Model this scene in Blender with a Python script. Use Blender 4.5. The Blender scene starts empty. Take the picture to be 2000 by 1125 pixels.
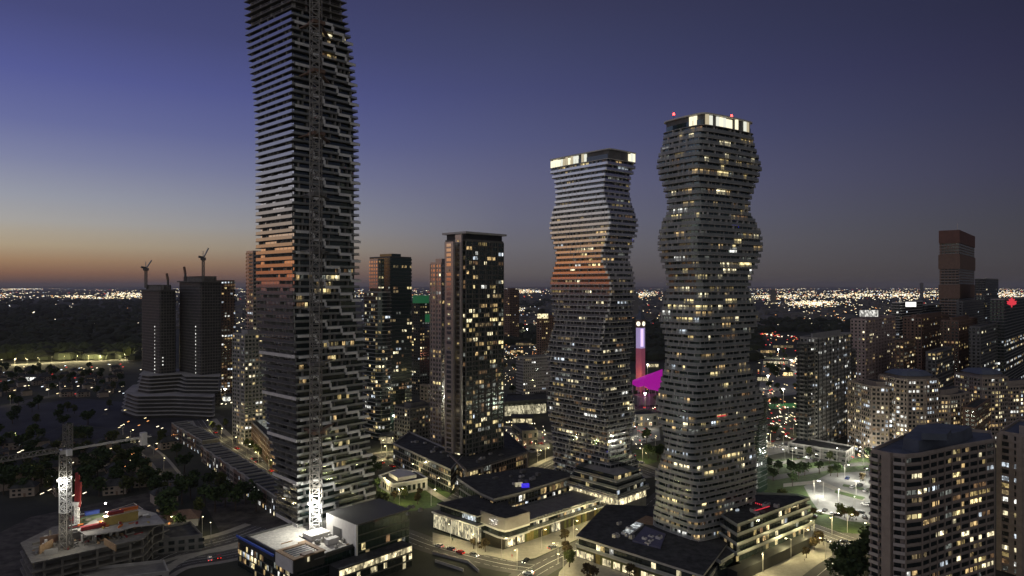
import bpy, math, random
from mathutils import Vector, Matrix
RN = random.Random(11)
S = bpy.context.scene
# ------------------------------------------------------------------ camera
F, H = 1350.0, 120.0
cam = bpy.data.objects.new('camera', bpy.data.cameras.new('camera'))
S.collection.objects.link(cam); S.camera = cam
cam.location = (0, 0, H); cam.rotation_euler = (math.radians(90), 0, 0)
cam.data.sensor_width = 36; cam.data.lens = 36 * F / 2000
cam.data.shift_y = -0.00125
cam.data.clip_start = 1; cam.data.clip_end = 120000
# ------------------------------------------------------------------ view
S.view_settings.view_transform = 'Standard'; S.view_settings.look = 'None'
S.view_settings.exposure = 0; S.view_settings.gamma = 1; S.view_settings.use_curve_mapping = False
S.cycles.use_denoising = True
S.cycles.max_bounces = 4; S.cycles.diffuse_bounces = 2; S.cycles.glossy_bounces = 3
S.cycles.transmission_bounces = 2; S.cycles.sample_clamp_indirect = 3
S.cycles.caustics_reflective = False; S.cycles.caustics_refractive = False
# ------------------------------------------------------------------ dusk sky
def lin(c):
    return tuple(((x/255)/12.92 if x/255 <= .04045 else ((x/255+.055)/1.055)**2.4) for x in c)
W = bpy.data.worlds.new('World'); S.world = W; W.use_nodes = True
n = W.node_tree.nodes; L = W.node_tree.links
for x in list(n): n.remove(x)
def N(t, **k):
    o = n.new(t)
    for a, b in k.items(): setattr(o, a, b)
    return o
def M(op, a, b=None, clamp=False):
    o = N('ShaderNodeMath', operation=op, use_clamp=clamp)
    for i, v in enumerate((a, b)):
        if v is None: continue
        if isinstance(v, (int, float)): o.inputs[i].default_value = v
        else: L.new(v, o.inputs[i])
    return o.outputs[0]
tc = N('ShaderNodeTexCoord'); sp = N('ShaderNodeSeparateXYZ'); L.new(tc.outputs['Generated'], sp.inputs[0])
X, Y, Z = sp.outputs
hor = M('SQRT', M('ADD', M('MULTIPLY', X, X), M('MULTIPLY', Y, Y)))
hor = M('MAXIMUM', hor, 1e-4)
el = M('DIVIDE', Z, hor)                         # tangent of the elevation
SA = math.radians(-75)                           # azimuth of the afterglow, west
c = M('DIVIDE', M('ADD', M('MULTIPLY', X, math.sin(SA)), M('MULTIPLY', Y, math.cos(SA))), hor)
elr = M('MULTIPLY', el, 1.6, True)
def ramp(stops):
    r = N('ShaderNodeValToRGB'); r.color_ramp.interpolation = 'B_SPLINE' if False else 'LINEAR'
    e = r.color_ramp.elements
    while len(e) > 1: e.remove(e[-1])
    for i, (y, col) in enumerate(stops):
        p = min(1, y*1.6)
        q = e[0] if i == 0 else e.new(p)
        q.position = p; q.color = (*lin(col), 1)
    L.new(elr, r.inputs[0]); return r.outputs[0]
k = 1.0
A = ramp([(0, (80, 66, 62)), (.004, (97, 73, 65)), (.0167, (134, 97, 75)), (.0317, (158, 126, 95)), (.05, (170, 153, 127)), (.066, (168, 158, 142)), (.079, (163, 160, 156)),
          (.109, (148, 151, 162)), (.155, (122, 127, 158)), (.2, (100, 106, 152)), (.26, (82, 88, 144)), (.335, (68, 72, 118)), (.48, (52, 56, 96)), (.62, (42, 46, 84))])
B = ramp([(0, (84, 76, 77)), (.022, (96, 90, 90)), (.06, (103, 101, 108)), (.096, (100, 101, 118)), (.155, (92, 94, 122)), (.215, (79, 83, 119)), (.285, (67, 71, 110)), (.355, (60, 64, 98)), (.415, (55, 57, 87)), (.6, (42, 44, 76))])
Cc = ramp([(0, (60, 55, 55)), (.036, (63, 61, 65)), (.077, (60, 60, 68)), (.137, (55, 55, 74)), (.215, (47, 48, 70)), (.27, (43, 43, 66)), (.335, (38, 39, 60)), (.6, (31, 32, 52))])
def mix(f, a, b):
    m = N('ShaderNodeMix', data_type='RGBA'); L.new(f, m.inputs[0]); L.new(a, m.inputs[6]); L.new(b, m.inputs[7]); return m.outputs[2]
f1 = M('DIVIDE', M('ADD', c, .42), .68, True)    # far side -> flank
f2 = M('DIVIDE', M('SUBTRACT', c, .26), .54, True)
A2 = ramp([(0, (150, 80, 50)), (.010, (206, 112, 62)), (.03, (226, 142, 84)), (.055, (214, 166, 122)), (.08, (196, 176, 156)), (.12, (180, 178, 184)),
           (.18, (150, 154, 180)), (.26, (112, 120, 168)), (.36, (84, 90, 140)), (.48, (64, 70, 118)), (.62, (48, 52, 94))])
f3 = M('DIVIDE', M('SUBTRACT', c, .80), .17, True)
sky = mix(f3, mix(f2, mix(f1, Cc, B), A), A2)
below = N('ShaderNodeMix', data_type='RGBA'); L.new(M('GREATER_THAN', Z, 0), below.inputs[0])
below.inputs[6].default_value = (*lin((34, 30, 28)), 1); L.new(sky, below.inputs[7])
bg = N('ShaderNodeBackground'); L.new(below.outputs[2], bg.inputs[0]); bg.inputs[1].default_value = 1.1
wo = N('ShaderNodeOutputWorld'); L.new(bg.outputs[0], wo.inputs[0])
# ------------------------------------------------------------------ added fill sun from behind the camera, very wide, brightens the facades
sd = bpy.data.lights.new('facade_fill', 'SUN'); sd.energy = .50; sd.angle = math.radians(120); sd.color = (1, .95, .88)
so = bpy.data.objects.new('facade_fill', sd); S.collection.objects.link(so)
dv = Vector((math.sin(math.radians(195))*math.cos(.6), math.cos(math.radians(195))*math.cos(.6), math.sin(.6)))
so.rotation_euler = dv.to_track_quat('Z', 'Y').to_euler()

# ================================================================== helpers
COL = S.collection
def G(px, py, z=0.0):
    D = (H-z)*F/(py-560); return ((px-1000)/F*D, D)
def AT(px, D): return ((px-1000)/F*D, D)
def ZY(py, D): return H-(py-560)/F*D
def az(d): return (math.sin(math.radians(d)), math.cos(math.radians(d)))
U, V = az(43), az(-47)
def add(p, d, s): return (p[0]+d[0]*s, p[1]+d[1]*s)
def area(p): return sum(p[i][0]*p[(i+1) % len(p)][1]-p[(i+1) % len(p)][0]*p[i][1] for i in range(len(p)))/2
def ccw(p): return list(p) if area(p) > 0 else list(reversed(p))
def RP(z, pts): return ccw([G(x, y, z) for x, y in pts])
def reach(P, d, px):
    t = (px-1000)/F; return (t*P[1]-P[0])/(d[0]-t*d[1])
def QUAD(cx, xl, xr, D, u=U, v=V, wl=None, wr=None):
    P = AT(cx, D)
    a = wr or reach(P, u, xr); b = wl or reach(P, v, xl)
    return [P, add(P, u, a), add(add(P, u, a), v, b), add(P, v, b)]
def offset(p, d):
    o = []; m = len(p)
    for i in range(m):
        a, b, c = p[i-1], p[i], p[(i+1) % m]
        e1 = (b[0]-a[0], b[1]-a[1]); e2 = (c[0]-b[0], c[1]-b[1])
        l1 = math.hypot(*e1) or 1e-6; l2 = math.hypot(*e2) or 1e-6
        n1 = (e1[1]/l1, -e1[0]/l1); n2 = (e2[1]/l2, -e2[0]/l2)
        k = 1+n1[0]*n2[0]+n1[1]*n2[1]
        if k < .2: k = .2
        o.append((b[0]+d*(n1[0]+n2[0])/k, b[1]+d*(n1[1]+n2[1])/k))
    return o
def rounded(p, r, seg=4):
    o = []; m = len(p)
    for i in range(m):
        a, b, c = p[i-1], p[i], p[(i+1) % m]
        e1 = Vector((a[0]-b[0], a[1]-b[1])); e2 = Vector((c[0]-b[0], c[1]-b[1]))
        q = min(r, e1.length*.48, e2.length*.48)
        s, e = Vector(b)+e1.normalized()*q, Vector(b)+e2.normalized()*q
        for k in range(seg+1):
            t = k/seg
            w = s*(1-t)**2+Vector(b)*2*t*(1-t)+e*t*t
            o.append((w.x, w.y))
    return o
def facing(a, b):
    n_ = (b[1]-a[1], a[0]-b[0]); m = ((a[0]+b[0])/2, (a[1]+b[1])/2)
    return -(n_[0]*m[0]+n_[1]*m[1]) > 0

class MB:
    def __init__(s): s.v = []; s.f = []; s.m = []
    def quad(s, a, b, c, d, m=0):
        i = len(s.v); s.v += [a, b, c, d]; s.f.append((i, i+1, i+2, i+3)); s.m.append(m)
    def prism(s, p, z0, z1, m=0, mt=None, cap=True, p2=None):
        i = len(s.v); k = len(p); q = p2 or p
        s.v += [(x, y, z0) for x, y in p]+[(x, y, z1) for x, y in q]
        for j in range(k):
            s.f.append((i+j, i+(j+1) % k, i+k+(j+1) % k, i+k+j)); s.m.append(m)
        if cap:
            s.f.append(tuple(range(i+k, i+2*k))); s.m.append(m if mt is None else mt)
            s.f.append(tuple(range(i+k-1, i-1, -1))); s.m.append(m)
        return s
    def ring(s, po, pi, z0, z1, m=0):
        i = len(s.v); k = len(po)
        s.v += [(x, y, z0) for x, y in po]+[(x, y, z1) for x, y in po]+[(x, y, z0) for x, y in pi]+[(x, y, z1) for x, y in pi]
        for j in range(k):
            l = (j+1) % k
            s.f += [(i+j, i+l, i+k+l, i+k+j), (i+2*k+l, i+2*k+j, i+3*k+j, i+3*k+l), (i+k+j, i+k+l, i+3*k+l, i+3*k+j), (i+l, i+j, i+2*k+j, i+2*k+l)]
            s.m += [m]*4
        return s
    def box(s, c, sx, sy, z0, z1, ang=0, m=0):
        ca, sa = math.cos(ang), math.sin(ang)
        p = [(c[0]+x*ca-y*sa, c[1]+x*sa+y*ca) for x, y in ((-sx/2, -sy/2), (sx/2, -sy/2), (sx/2, sy/2), (-sx/2, sy/2))]
        return s.prism(p, z0, z1, m)
    def beam(s, a, b, w, m=0, w2=None):
        a, b = Vector(a), Vector(b); d = (b-a)
        if d.length < 1e-6: return s
        d.normalize(); u = d.cross(Vector((0, 0, 1)))
        if u.length < .05: u = Vector((1, 0, 0))
        u.normalize(); v = d.cross(u); h = w/2; g = (w2 or w)/2
        i = len(s.v)
        for q in (a, b):
            for x, y in ((-h, -g), (h, -g), (h, g), (-h, g)): s.v.append(tuple(q+u*x+v*y))
        for f in ((0, 1, 5, 4), (1, 2, 6, 5), (2, 3, 7, 6), (3, 0, 4, 7), (3, 2, 1, 0), (4, 5, 6, 7)):
            s.f.append(tuple(i+k for k in f)); s.m.append(m)
        return s
    def cone(s, c, r0, r1, z0, z1, k=8, m=0):
        p = [(c[0]+r0*math.cos(6.2832*j/k), c[1]+r0*math.sin(6.2832*j/k)) for j in range(k)]
        q = [(c[0]+r1*math.cos(6.2832*j/k), c[1]+r1*math.sin(6.2832*j/k)) for j in range(k)]
        return s.prism(p, z0, z1, m, p2=q)
    def mesh(s, name, mats, org=(0, 0, 0)):
        me = bpy.data.meshes.new(name)
        ox, oy, oz = org
        me.from_pydata([(x-ox, y-oy, z-oz) for x, y, z in s.v], [], s.f)
        for m in (mats if isinstance(mats, (list, tuple)) else [mats]): me.materials.append(m)
        if any(s.m): me.polygons.foreach_set('material_index', s.m)
        return me
    def build(s, name, mats, parent=None, org=None, **kw):
        if not s.v: return None
        o_ = parent_org(parent) if org is None else org
        o = bpy.data.objects.new(name, s.mesh(name, mats, o_)); COL.objects.link(o)
        if parent is not None: o.parent = parent
        for a, b in kw.items(): o[a] = b
        return o
def parent_org(p):
    if p is None: return (0, 0, 0)
    x = Vector((0, 0, 0))
    while p is not None: x += p.location; p = p.parent
    return tuple(x)
def thing(name, label, cat, loc, group=None, rz=0):
    o = bpy.data.objects.new(name, None); COL.objects.link(o); o.empty_display_size = 1
    o.location = (loc[0], loc[1], loc[2] if len(loc) > 2 else 0); o.rotation_euler = (0, 0, rz)
    o['label'] = label; o['category'] = cat
    if group: o['group'] = group
    return o
def tag(o, label, cat, group=None):
    o['label'] = label; o['category'] = cat
    if group: o['group'] = group
    return o
def inst(name, me, parent, loc, sc=(1, 1, 1), rz=0, org=None, **kw):
    o = bpy.data.objects.new(name, me); COL.objects.link(o)
    q = org or parent_org(parent)
    o.location = (loc[0]-q[0], loc[1]-q[1], loc[2]-q[2]); o.scale = sc; o.rotation_euler = (0, 0, rz)
    if parent is not None: o.parent = parent
    for a, b in kw.items(): o[a] = b
    return o
def copy_tree(o, parent=None):
    c_ = o.copy(); COL.objects.link(c_)
    if parent is not None: c_.parent = parent
    for ch in CH.get(o.name, []): copy_tree(ch, c_)
    return c_
CH = {}
def register(root):
    def walk(o):
        CH[o.name] = [x for x in bpy.data.objects if x.parent == o]
        for x in CH[o.name]: walk(x)
    walk(root)

# ================================================================== materials
MATS = {}
def mat(name, col, rough=.75, metal=0.0, var=0.0, vs=.25, spec=.4, emit=None, es=0.0, gloss=None, gr=.1, gcol=(.8, .85, .85), bump=0):
    m = bpy.data.materials.new(name); m.use_nodes = True; MATS[name] = m
    nt = m.node_tree; b = nt.nodes['Principled BSDF']
    b.inputs['Base Color'].default_value = (*col, 1); b.inputs['Roughness'].default_value = rough
    b.inputs['Metallic'].default_value = metal; b.inputs['Specular IOR Level'].default_value = spec
    if emit:
        b.inputs['Emission Color'].default_value = (*emit, 1); b.inputs['Emission Strength'].default_value = es
        m.cycles.emission_sampling = 'NONE'
    if var or bump:
        g = nt.nodes.new('ShaderNodeNewGeometry'); no = nt.nodes.new('ShaderNodeTexNoise')
        no.inputs['Scale'].default_value = vs; no.inputs['Detail'].default_value = 6; no.inputs['Roughness'].default_value = .65
        nt.links.new(g.outputs['Position'], no.inputs['Vector'])
        if var:
            mr = nt.nodes.new('ShaderNodeMapRange'); mr.inputs[1].default_value = .3; mr.inputs[2].default_value = .7
            mr.inputs[3].default_value = 1-var; mr.inputs[4].default_value = 1+var
            nt.links.new(no.outputs['Fac'], mr.inputs[0])
            vm = nt.nodes.new('ShaderNodeVectorMath'); vm.operation = 'SCALE'; vm.inputs[0].default_value = col
            nt.links.new(mr.outputs[0], vm.inputs['Scale']); nt.links.new(vm.outputs[0], b.inputs['Base Color'])
        if bump:
            bu = nt.nodes.new('ShaderNodeBump'); bu.inputs['Strength'].default_value = bump; bu.inputs['Distance'].default_value = .3
            nt.links.new(no.outputs['Fac'], bu.inputs['Height']); nt.links.new(bu.outputs[0], b.inputs['Normal'])
    if gloss is not None:
        gl = nt.nodes.new('ShaderNodeBsdfGlossy'); gl.inputs['Color'].default_value = (*gcol, 1); gl.inputs['Roughness'].default_value = gr
        fr = nt.nodes.new('ShaderNodeLayerWeight'); fr.inputs['Blend'].default_value = .35
        ma = nt.nodes.new('ShaderNodeMath'); ma.operation = 'MULTIPLY_ADD'; ma.use_clamp = True
        nt.links.new(fr.outputs['Fresnel'], ma.inputs[0]); ma.inputs[1].default_value = .5; ma.inputs[2].default_value = gloss
        mx = nt.nodes.new('ShaderNodeMixShader'); nt.links.new(ma.outputs[0], mx.inputs[0])
        nt.links.new(b.outputs[0], mx.inputs[1]); nt.links.new(gl.outputs[0], mx.inputs[2])
        nt.links.new(mx.outputs[0], nt.nodes['Material Output'].inputs['Surface'])
    return m
def litmat(name, col, s, room=True, lights=False):
    """lit room behind a pane: blinds, furniture and lamp make the light uneven"""
    m = bpy.data.materials.new(name); m.use_nodes = True; MATS[name] = m
    nt = m.node_tree; b = nt.nodes['Principled BSDF']
    b.inputs['Base Color'].default_value = (.05, .05, .05, 1); b.inputs['Roughness'].default_value = .15
    b.inputs['Emission Color'].default_value = (*col, 1)
    b.inputs['Emission Strength'].default_value = s
    m.cycles.emission_sampling = 'FRONT' if lights else 'NONE'
    if room:
        g = nt.nodes.new('ShaderNodeNewGeometry'); oi = nt.nodes.new('ShaderNodeObjectInfo')
        mp = nt.nodes.new('ShaderNodeVectorMath'); mp.operation = 'MULTIPLY'; mp.inputs[1].default_value = (.9, .9, .55)
        nt.links.new(g.outputs['Position'], mp.inputs[0])
        vo = nt.nodes.new('ShaderNodeTexVoronoi'); vo.inputs['Scale'].default_value = 1.1; vo.inputs['Randomness'].default_value = .8
        nt.links.new(mp.outputs[0], vo.inputs['Vector'])
        sep = nt.nodes.new('ShaderNodeSeparateColor'); nt.links.new(vo.outputs['Color'], sep.inputs[0])
        mr = nt.nodes.new('ShaderNodeMapRange'); mr.inputs[1].default_value = .1; mr.inputs[2].default_value = .9; mr.inputs[3].default_value = .18*s; mr.inputs[4].default_value = 1.35*s
        nt.links.new(sep.outputs[0], mr.inputs[0])
        rr = nt.nodes.new('ShaderNodeMath'); rr.operation = 'MULTIPLY_ADD'; rr.inputs[1].default_value = 1.1; rr.inputs[2].default_value = .4; nt.links.new(oi.outputs['Random'], rr.inputs[0])
        rm = nt.nodes.new('ShaderNodeMath'); rm.operation = 'MULTIPLY'; nt.links.new(mr.outputs[0], rm.inputs[0]); nt.links.new(rr.outputs[0], rm.inputs[1])
        nt.links.new(rm.outputs[0], b.inputs['Emission Strength'])
    return m
concd = mat('dark concrete', (.16, .155, .14), var=.25, vs=.3)
conc = mat('grey concrete', (.34, .33, .30), var=.2, vs=.3)
concs = mat('deep grey site concrete', (.13, .125, .11), var=.35, vs=.3)  # darker grey for the unfinished pair and the gridded tower
concl = mat('pale concrete', (.62, .60, .55), var=.12, vs=.4)
white = mat('white painted metal', (.8, .8, .76), rough=.5, var=.05)
framew = mat('white balcony frame', (.82, .82, .77), rough=.6, var=.1)
woodsm = mat('dark woods leaves', (.022, .028, .014), rough=.95, var=.6, vs=.02)
rawc = mat('raw formwork concrete', (.17, .16, .135), var=.35, vs=.5)
brown = mat('brown brick', (.20, .13, .09), var=.25, vs=.6)
tan = mat('tan precast', (.36, .30, .24), var=.18, vs=.4)
pink = mat('rose precast', (.38, .30, .27), var=.15, vs=.4)
blackp = mat('black cladding', (.035, .037, .036), rough=.5, var=.2)
roofm = mat('dark roof membrane', (.045, .047, .045), rough=.9, var=.7, vs=.35)
roofb = mat('blue grey roofing', (.085, .10, .125), rough=.6, var=.25, vs=.2)
gravel = mat('gravel roof ballast', (.55, .53, .46), rough=.95, var=.3, vs=.8)
glass = mat('dark tinted glass', (.018, .024, .024), rough=.2, gloss=.10, gr=.08, gcol=(.6, .68, .66))
glassg = mat('green tinted glass', (.014, .03, .024), rough=.2, gloss=.14, gr=.1, gcol=(.5, .62, .56))
glassr = mat('reflective balcony glass', (.32, .32, .30), rough=.3, gloss=.62, gr=.07, gcol=(1, 1, 1), var=.1)
glassq = mat('soft reflecting balcony glass', (.09, .093, .093), rough=.3, gloss=.36, gr=.07, gcol=(1, .98, .95), var=.15, vs=.6)
glasst = mat('frosted teal balcony glass', (.40, .42, .385), rough=.4, gloss=.07, gr=.4, gcol=(.6, .66, .64), var=.15)
def clear(m, f):
    nt = m.node_tree; o = nt.nodes['Material Output'].inputs['Surface']; src = o.links[0].from_socket
    tr = nt.nodes.new('ShaderNodeBsdfTransparent'); mx = nt.nodes.new('ShaderNodeMixShader'); mx.inputs[0].default_value = f
    nt.links.new(src, mx.inputs[1]); nt.links.new(tr.outputs[0], mx.inputs[2]); nt.links.new(mx.outputs[0], o)
clear(glassr, .12); clear(glasst, .42)
glassm = mat('sky reflecting window glass', (.03, .03, .03), rough=.2, gloss=.72, gr=.10, gcol=(.95, .95, .95))
glassk = mat('pale glass guard', (.16, .17, .16), rough=.25, gloss=.30, gr=.2, gcol=(.85, .85, .85), var=.1)
glassw = mat('coppery reflecting precast', (.30, .27, .24), rough=.35, gloss=.28, gr=.25, gcol=(.9, .85, .8), var=.1)
steel = mat('galvanised steel', (.58, .56, .50), rough=.5, metal=.3)
darksteel = mat('dark steel', (.10, .10, .095), rough=.5, metal=.3)
asphalt = mat('asphalt', (.075, .073, .068), rough=.85, var=.3, vs=.12)
walkm = mat('pavement concrete', (.30, .285, .24), rough=.9, var=.18, vs=.4)
lotm = mat('parking lot asphalt', (.19, .19, .18), rough=.85, var=.3, vs=.1)
paint = mat('road paint', (.7, .7, .66), rough=.8)
lawn = mat('mown grass', (.045, .075, .02), rough=.95, var=.4, vs=.3)
earth = mat('bare site earth', (.075, .068, .055), rough=.95, var=.8, vs=.16, bump=.4)
msteel = mat('dull mast steel', (.26, .245, .21), rough=.6, metal=.2)
leafm = [mat('leaves deep green', (.035, .06, .018), rough=.9, var=.5, vs=.8), mat('leaves olive green', (.06, .075, .02), rough=.9, var=.5, vs=.8),
         mat('leaves rusty autumn', (.075, .055, .022), rough=.9, var=.4, vs=.8)]
bark = mat('bark', (.08, .06, .045), rough=.95)
wsteel = mat('weathered steel', (.20, .19, .165), rough=.6, metal=.2)
redp = mat('red painted steel', (.24, .03, .03), rough=.5)
bluep = mat('blue painted steel', (.05, .10, .42), rough=.5)
yellowp = mat('yellow formwork', (.34, .26, .08), rough=.6, var=.15)
orangep = mat('orange steel', (.6, .16, .03), rough=.6)
wood = mat('timber formwork', (.30, .20, .11), rough=.8, var=.3, vs=1)
cladg = mat('olive cladding board', (.10, .11, .035), rough=.6, var=.5, vs=1.2)
clady = mat('ochre cladding board', (.20, .16, .05), rough=.6, var=.3, vs=1.2)
cladd = mat('black brown cladding board', (.04, .035, .025), rough=.6, var=.3, vs=1.2)
hipm = mat('slate blue hip roofing', (.11, .13, .16), rough=.5, var=.1)
LIT = {'warm': [litmat('lit room amber', (1, .68, .30), .65), litmat('lit room yellow', (1, .80, .38), 1.0), litmat('lit room cream', (1, .87, .54), 1.4), litmat('lit room ochre', (1, .74, .30), .42)],
       'white': [litmat('lit room white', (.95, .95, .88), 1.2), litmat('lit room cool', (.80, .90, 1), .9)],
       'dim': [litmat('lit room dim gold', (1, .74, .38), .24), litmat('lit room dim brown', (1, .58, .28), .16), litmat('lit room dim grey', (.8, .85, .75), .17)]}
LITP = {'mixed': ['warm']*6+['white']*1+['dim']*7, 'warm': ['warm']*8+['white']+['dim']*5, 'white': ['white']*4+['warm']*3+['dim']*3, 'dim': ['dim']*6+['warm']*3+['white']}
shop = litmat('lit shop interior', (1, .85, .50), 1.0, lights=True)
shopw = litmat('lit hall interior', (1, .89, .58), .62, lights=True)
bluel = litmat('blue lit room', (.05, .03, .9), .8, room=False)
redl = litmat('red neon', (1, .05, .08), .7, room=False)
orl = litmat('orange lit room', (1, .38, .12), 1, room=False)
lampw = litmat('lamp head white', (1, .97, .85), 14, room=False)
lampy = litmat('lamp head yellow', (1, .85, .45), 12, room=False)
headl = litmat('head light', (1, .95, .85), 7, room=False)
taill = litmat('tail light', (1, .05, .03), 2.5, room=False)
greenl = litmat('green crown light', (.03, .6, .2), .11, room=False)
magl = litmat('magenta glowing fabric', (.60, .0, .48), .50, room=False)  # canopy fabric glows itself: its lighting is put in as emission
vio = litmat('violet white lit screen', (.75, .55, 1), 1.3, room=False)
crownl = [litmat('crown window light', (1, .90, .62), 1.25, room=False), litmat('crown window pale light', (.95, .95, .80), .9, room=False), litmat('crown window dim light', (1, .85, .55), .5, room=False)]
signw = litmat('white backlit sign', (1, 1, .95), 2.2, room=False)
def pick(pal):
    return RN.choice(LIT[RN.choice(LITP[pal])])
UNIT = {}
def unit(m):
    if m.name not in UNIT:
        b = MB(); b.box((0, 0), 1, 1, 0, 1); UNIT[m.name] = b.mesh('window', m)
    return UNIT[m.name]
# ================================================================== ground, roads
def flat(name, pts, z, m, kind='structure'):
    b = MB(); i = len(b.v); p = ccw(pts); b.v += [(x, y, z) for x, y in p]; b.f.append(tuple(range(len(p)))); b.m.append(0)
    return b.build(name, m, kind=kind)
def plate(name, pts, z0, z1, m):
    b = MB(); b.prism(ccw(pts), z0, z1); return b.build(name, m, kind='structure')
gm = mat('suburban ground', (.035, .038, .026), rough=.95, var=.7, vs=.012, bump=.4)
flat('ground', [(-70000, -500), (70000, -500), (70000, 90000), (-70000, 90000)], 0, gm)
hz = MB(); hz.prism([(-30000, -400), (30000, -400), (30000, 40000), (-30000, 40000)], -1, 300)
hm = bpy.data.materials.new('evening haze'); hm.use_nodes = True; hm.node_tree.nodes.clear()
hv = hm.node_tree.nodes.new('ShaderNodeVolumePrincipled'); hv.inputs['Density'].default_value = 2.8e-5; hv.inputs['Color'].default_value = (.9, .9, .92, 1); hv.inputs['Anisotropy'].default_value = .2
hn = hm.node_tree.nodes.new('ShaderNodeOutputMaterial'); hm.node_tree.links.new(hv.outputs[0], hn.inputs['Volume'])
hz.build('haze', hm, kind='stuff')
def line_pts(pts, w):
    """ribbon of width w along a ground polyline"""
    l, r = [], []
    for i, p in enumerate(pts):
        a = pts[max(0, i-1)]; b = pts[min(len(pts)-1, i+1)]
        d = Vector((b[0]-a[0], b[1]-a[1])).normalized(); q = (d.y*w/2, -d.x*w/2)
        r.append((p[0]+q[0], p[1]+q[1])); l.append((p[0]-q[0], p[1]-q[1]))
    return r, l
def smooth(pts, k=6):
    o = []
    for i in range(len(pts)-1):
        p0, p1, p2, p3 = pts[max(0, i-1)], pts[i], pts[i+1], pts[min(len(pts)-1, i+2)]
        for j in range(k):
            t = j/k
            o.append(tuple(.5*(2*b+(c-a)*t+(2*a-5*b+4*c-d)*t*t+(3*b-a-3*c+d)*t**3) for a, b, c, d in zip(p0, p1, p2, p3)))
    return o+[pts[-1]]
def ribbon(name, pts, w, z, m, kind='structure', h=0):
    r, l = line_pts(pts, w); b = MB()
    for i in range(len(pts)-1):
        b.quad((*r[i], z), (*r[i+1], z), (*l[i+1], z), (*l[i], z))
        if h:
            b.quad((*r[i], z-h), (*r[i+1], z-h), (*r[i+1], z), (*r[i], z)); b.quad((*l[i+1], z-h), (*l[i], z-h), (*l[i], z), (*l[i+1], z))
    return b.build(name, m, kind=kind)
def dashes(pts, off, z, step=6, ln=3, w=.15, solid=False):
    r, l = line_pts(pts, 2*off if off else .001); b = MB()
    side = r
    acc = 0
    for i in range(len(side)-1):
        a, c = Vector(side[i]), Vector(side[i+1]); d = c-a; n_ = d.length
        if n_ < .01: continue
        d /= n_; q = Vector((d.y, -d.x))*w/2; t = 0
        while t < n_:
            e = n_ if solid else min(n_, t+ln)
            s0, s1 = a+d*t, a+d*e
            b.quad((*(s0+q), z), (*(s1+q), z), (*(s1-q), z), (*(s0-q), z))
            t = e if solid else t+step
            if solid: break
    return b
ROADS = []
def road(pxs, w=14, px=True, walk=4.5, lane=True, m=None, name='road'):
    pts = smooth([G(*p) for p in pxs] if px else pxs)
    idx = len(ROADS)
    ribbon(name, pts, w, .008+.004*idx, m or asphalt)
    if walk:
        for sg in (1, -1):
            r, l = line_pts(pts, w+walk); ribbon('pavement', r if sg == 1 else l, walk, .13+.004*idx, walkm, h=.13)
    if lane:
        mb = dashes(pts, 0, .02+.004*idx+.05*0, w=.25, solid=True)
        for off in (w/4, -w/4):
            r, l = line_pts(pts, abs(off)*2); x = dashes(r if off > 0 else l, 0, .02+.004*idx)
            k = len(mb.v); mb.v += x.v; mb.f += [tuple(j+k for j in f) for f in x.f]; mb.m += x.m
        mb.build('lane_marking', paint, kind='structure')
    ROADS.append(pts); return pts

# lit plazas and streets
z_p = .10
plate('plaza', RP(0, [(975, 1072), (1240, 985), (1246, 997), (1150, 1043), (1090, 1070), (1045, 1090), (1005, 1097), (955, 1085)]), 0, z_p, walkm)
plate('plaza', RP(0, [(845, 1040), (930, 1062), (975, 1072), (955, 1085), (900, 1080), (845, 1064)]), 0, z_p+.004, walkm)
plate('plaza', RP(0, [(1092, 1118), (1115, 1092), (1200, 1052), (1420, 1135), (1400, 1190), (1080, 1190)]), 0, z_p+.008, walkm)
plate('plaza', RP(0, [(1425, 1190), (1420, 1130), (1590, 1040), (1625, 1060), (1625, 1085), (1590, 1108), (1480, 1190)]), 0, z_p+.012, walkm)
r_main = road([(940, 1260), (1010, 1145), (1060, 1106), (1150, 1063), (1240, 1017), (1290, 975), (1335, 935)], 14, walk=0)
r_left = road([(1040, 1110), (965, 1098), (850, 1068), (790, 1046), (740, 1030)], 15, walk=0)
r_se = road([(1500, 1210), (1640, 1090), (1720, 1052), (1800, 1030)], 22, walk=0)
r_ne = road([(1500, 1000), (1590, 1030), (1650, 1052), (1780, 1095)], 18, walk=0)
r_v = road([(395, 820), (420, 852), (470, 885), (528, 922)], 15)
r_mid = road([(640, 930), (745, 890), (790, 895), (840, 935), (905, 975), (1010, 1000)], 13)
r_back = road([(1290, 930), (1150, 880), (1060, 850), (985, 838), (850, 820)], 13)
r_back2 = road([(1000, 960), (1080, 905), (1200, 860), (1300, 820), (1400, 800)], 12)
r_bl = road([(250, 1140), (330, 1085), (450, 1052), (510, 1030)], 14)
r_bl2 = road([(200, 1200), (330, 1108), (440, 1085), (520, 1068)], 12, walk=3)
r_far = road([(-60, 715), (60, 712), (150, 706), (270, 704)], 22, walk=0, lane=False)
r_curve = road([(-40, 800), (30, 790), (90, 775), (150, 768)], 14, walk=0, lane=False)
r_sub = road([(255, 858), (300, 890), (330, 925), (345, 950)], 9, walk=2, lane=False)
r_mall = road([(1500, 905), (1580, 900), (1660, 893), (1720, 885)], 9, walk=0, lane=False)
r_mall2 = road([(1500, 935), (1560, 925), (1640, 910), (1700, 905)], 8, walk=0, lane=False)
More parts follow.
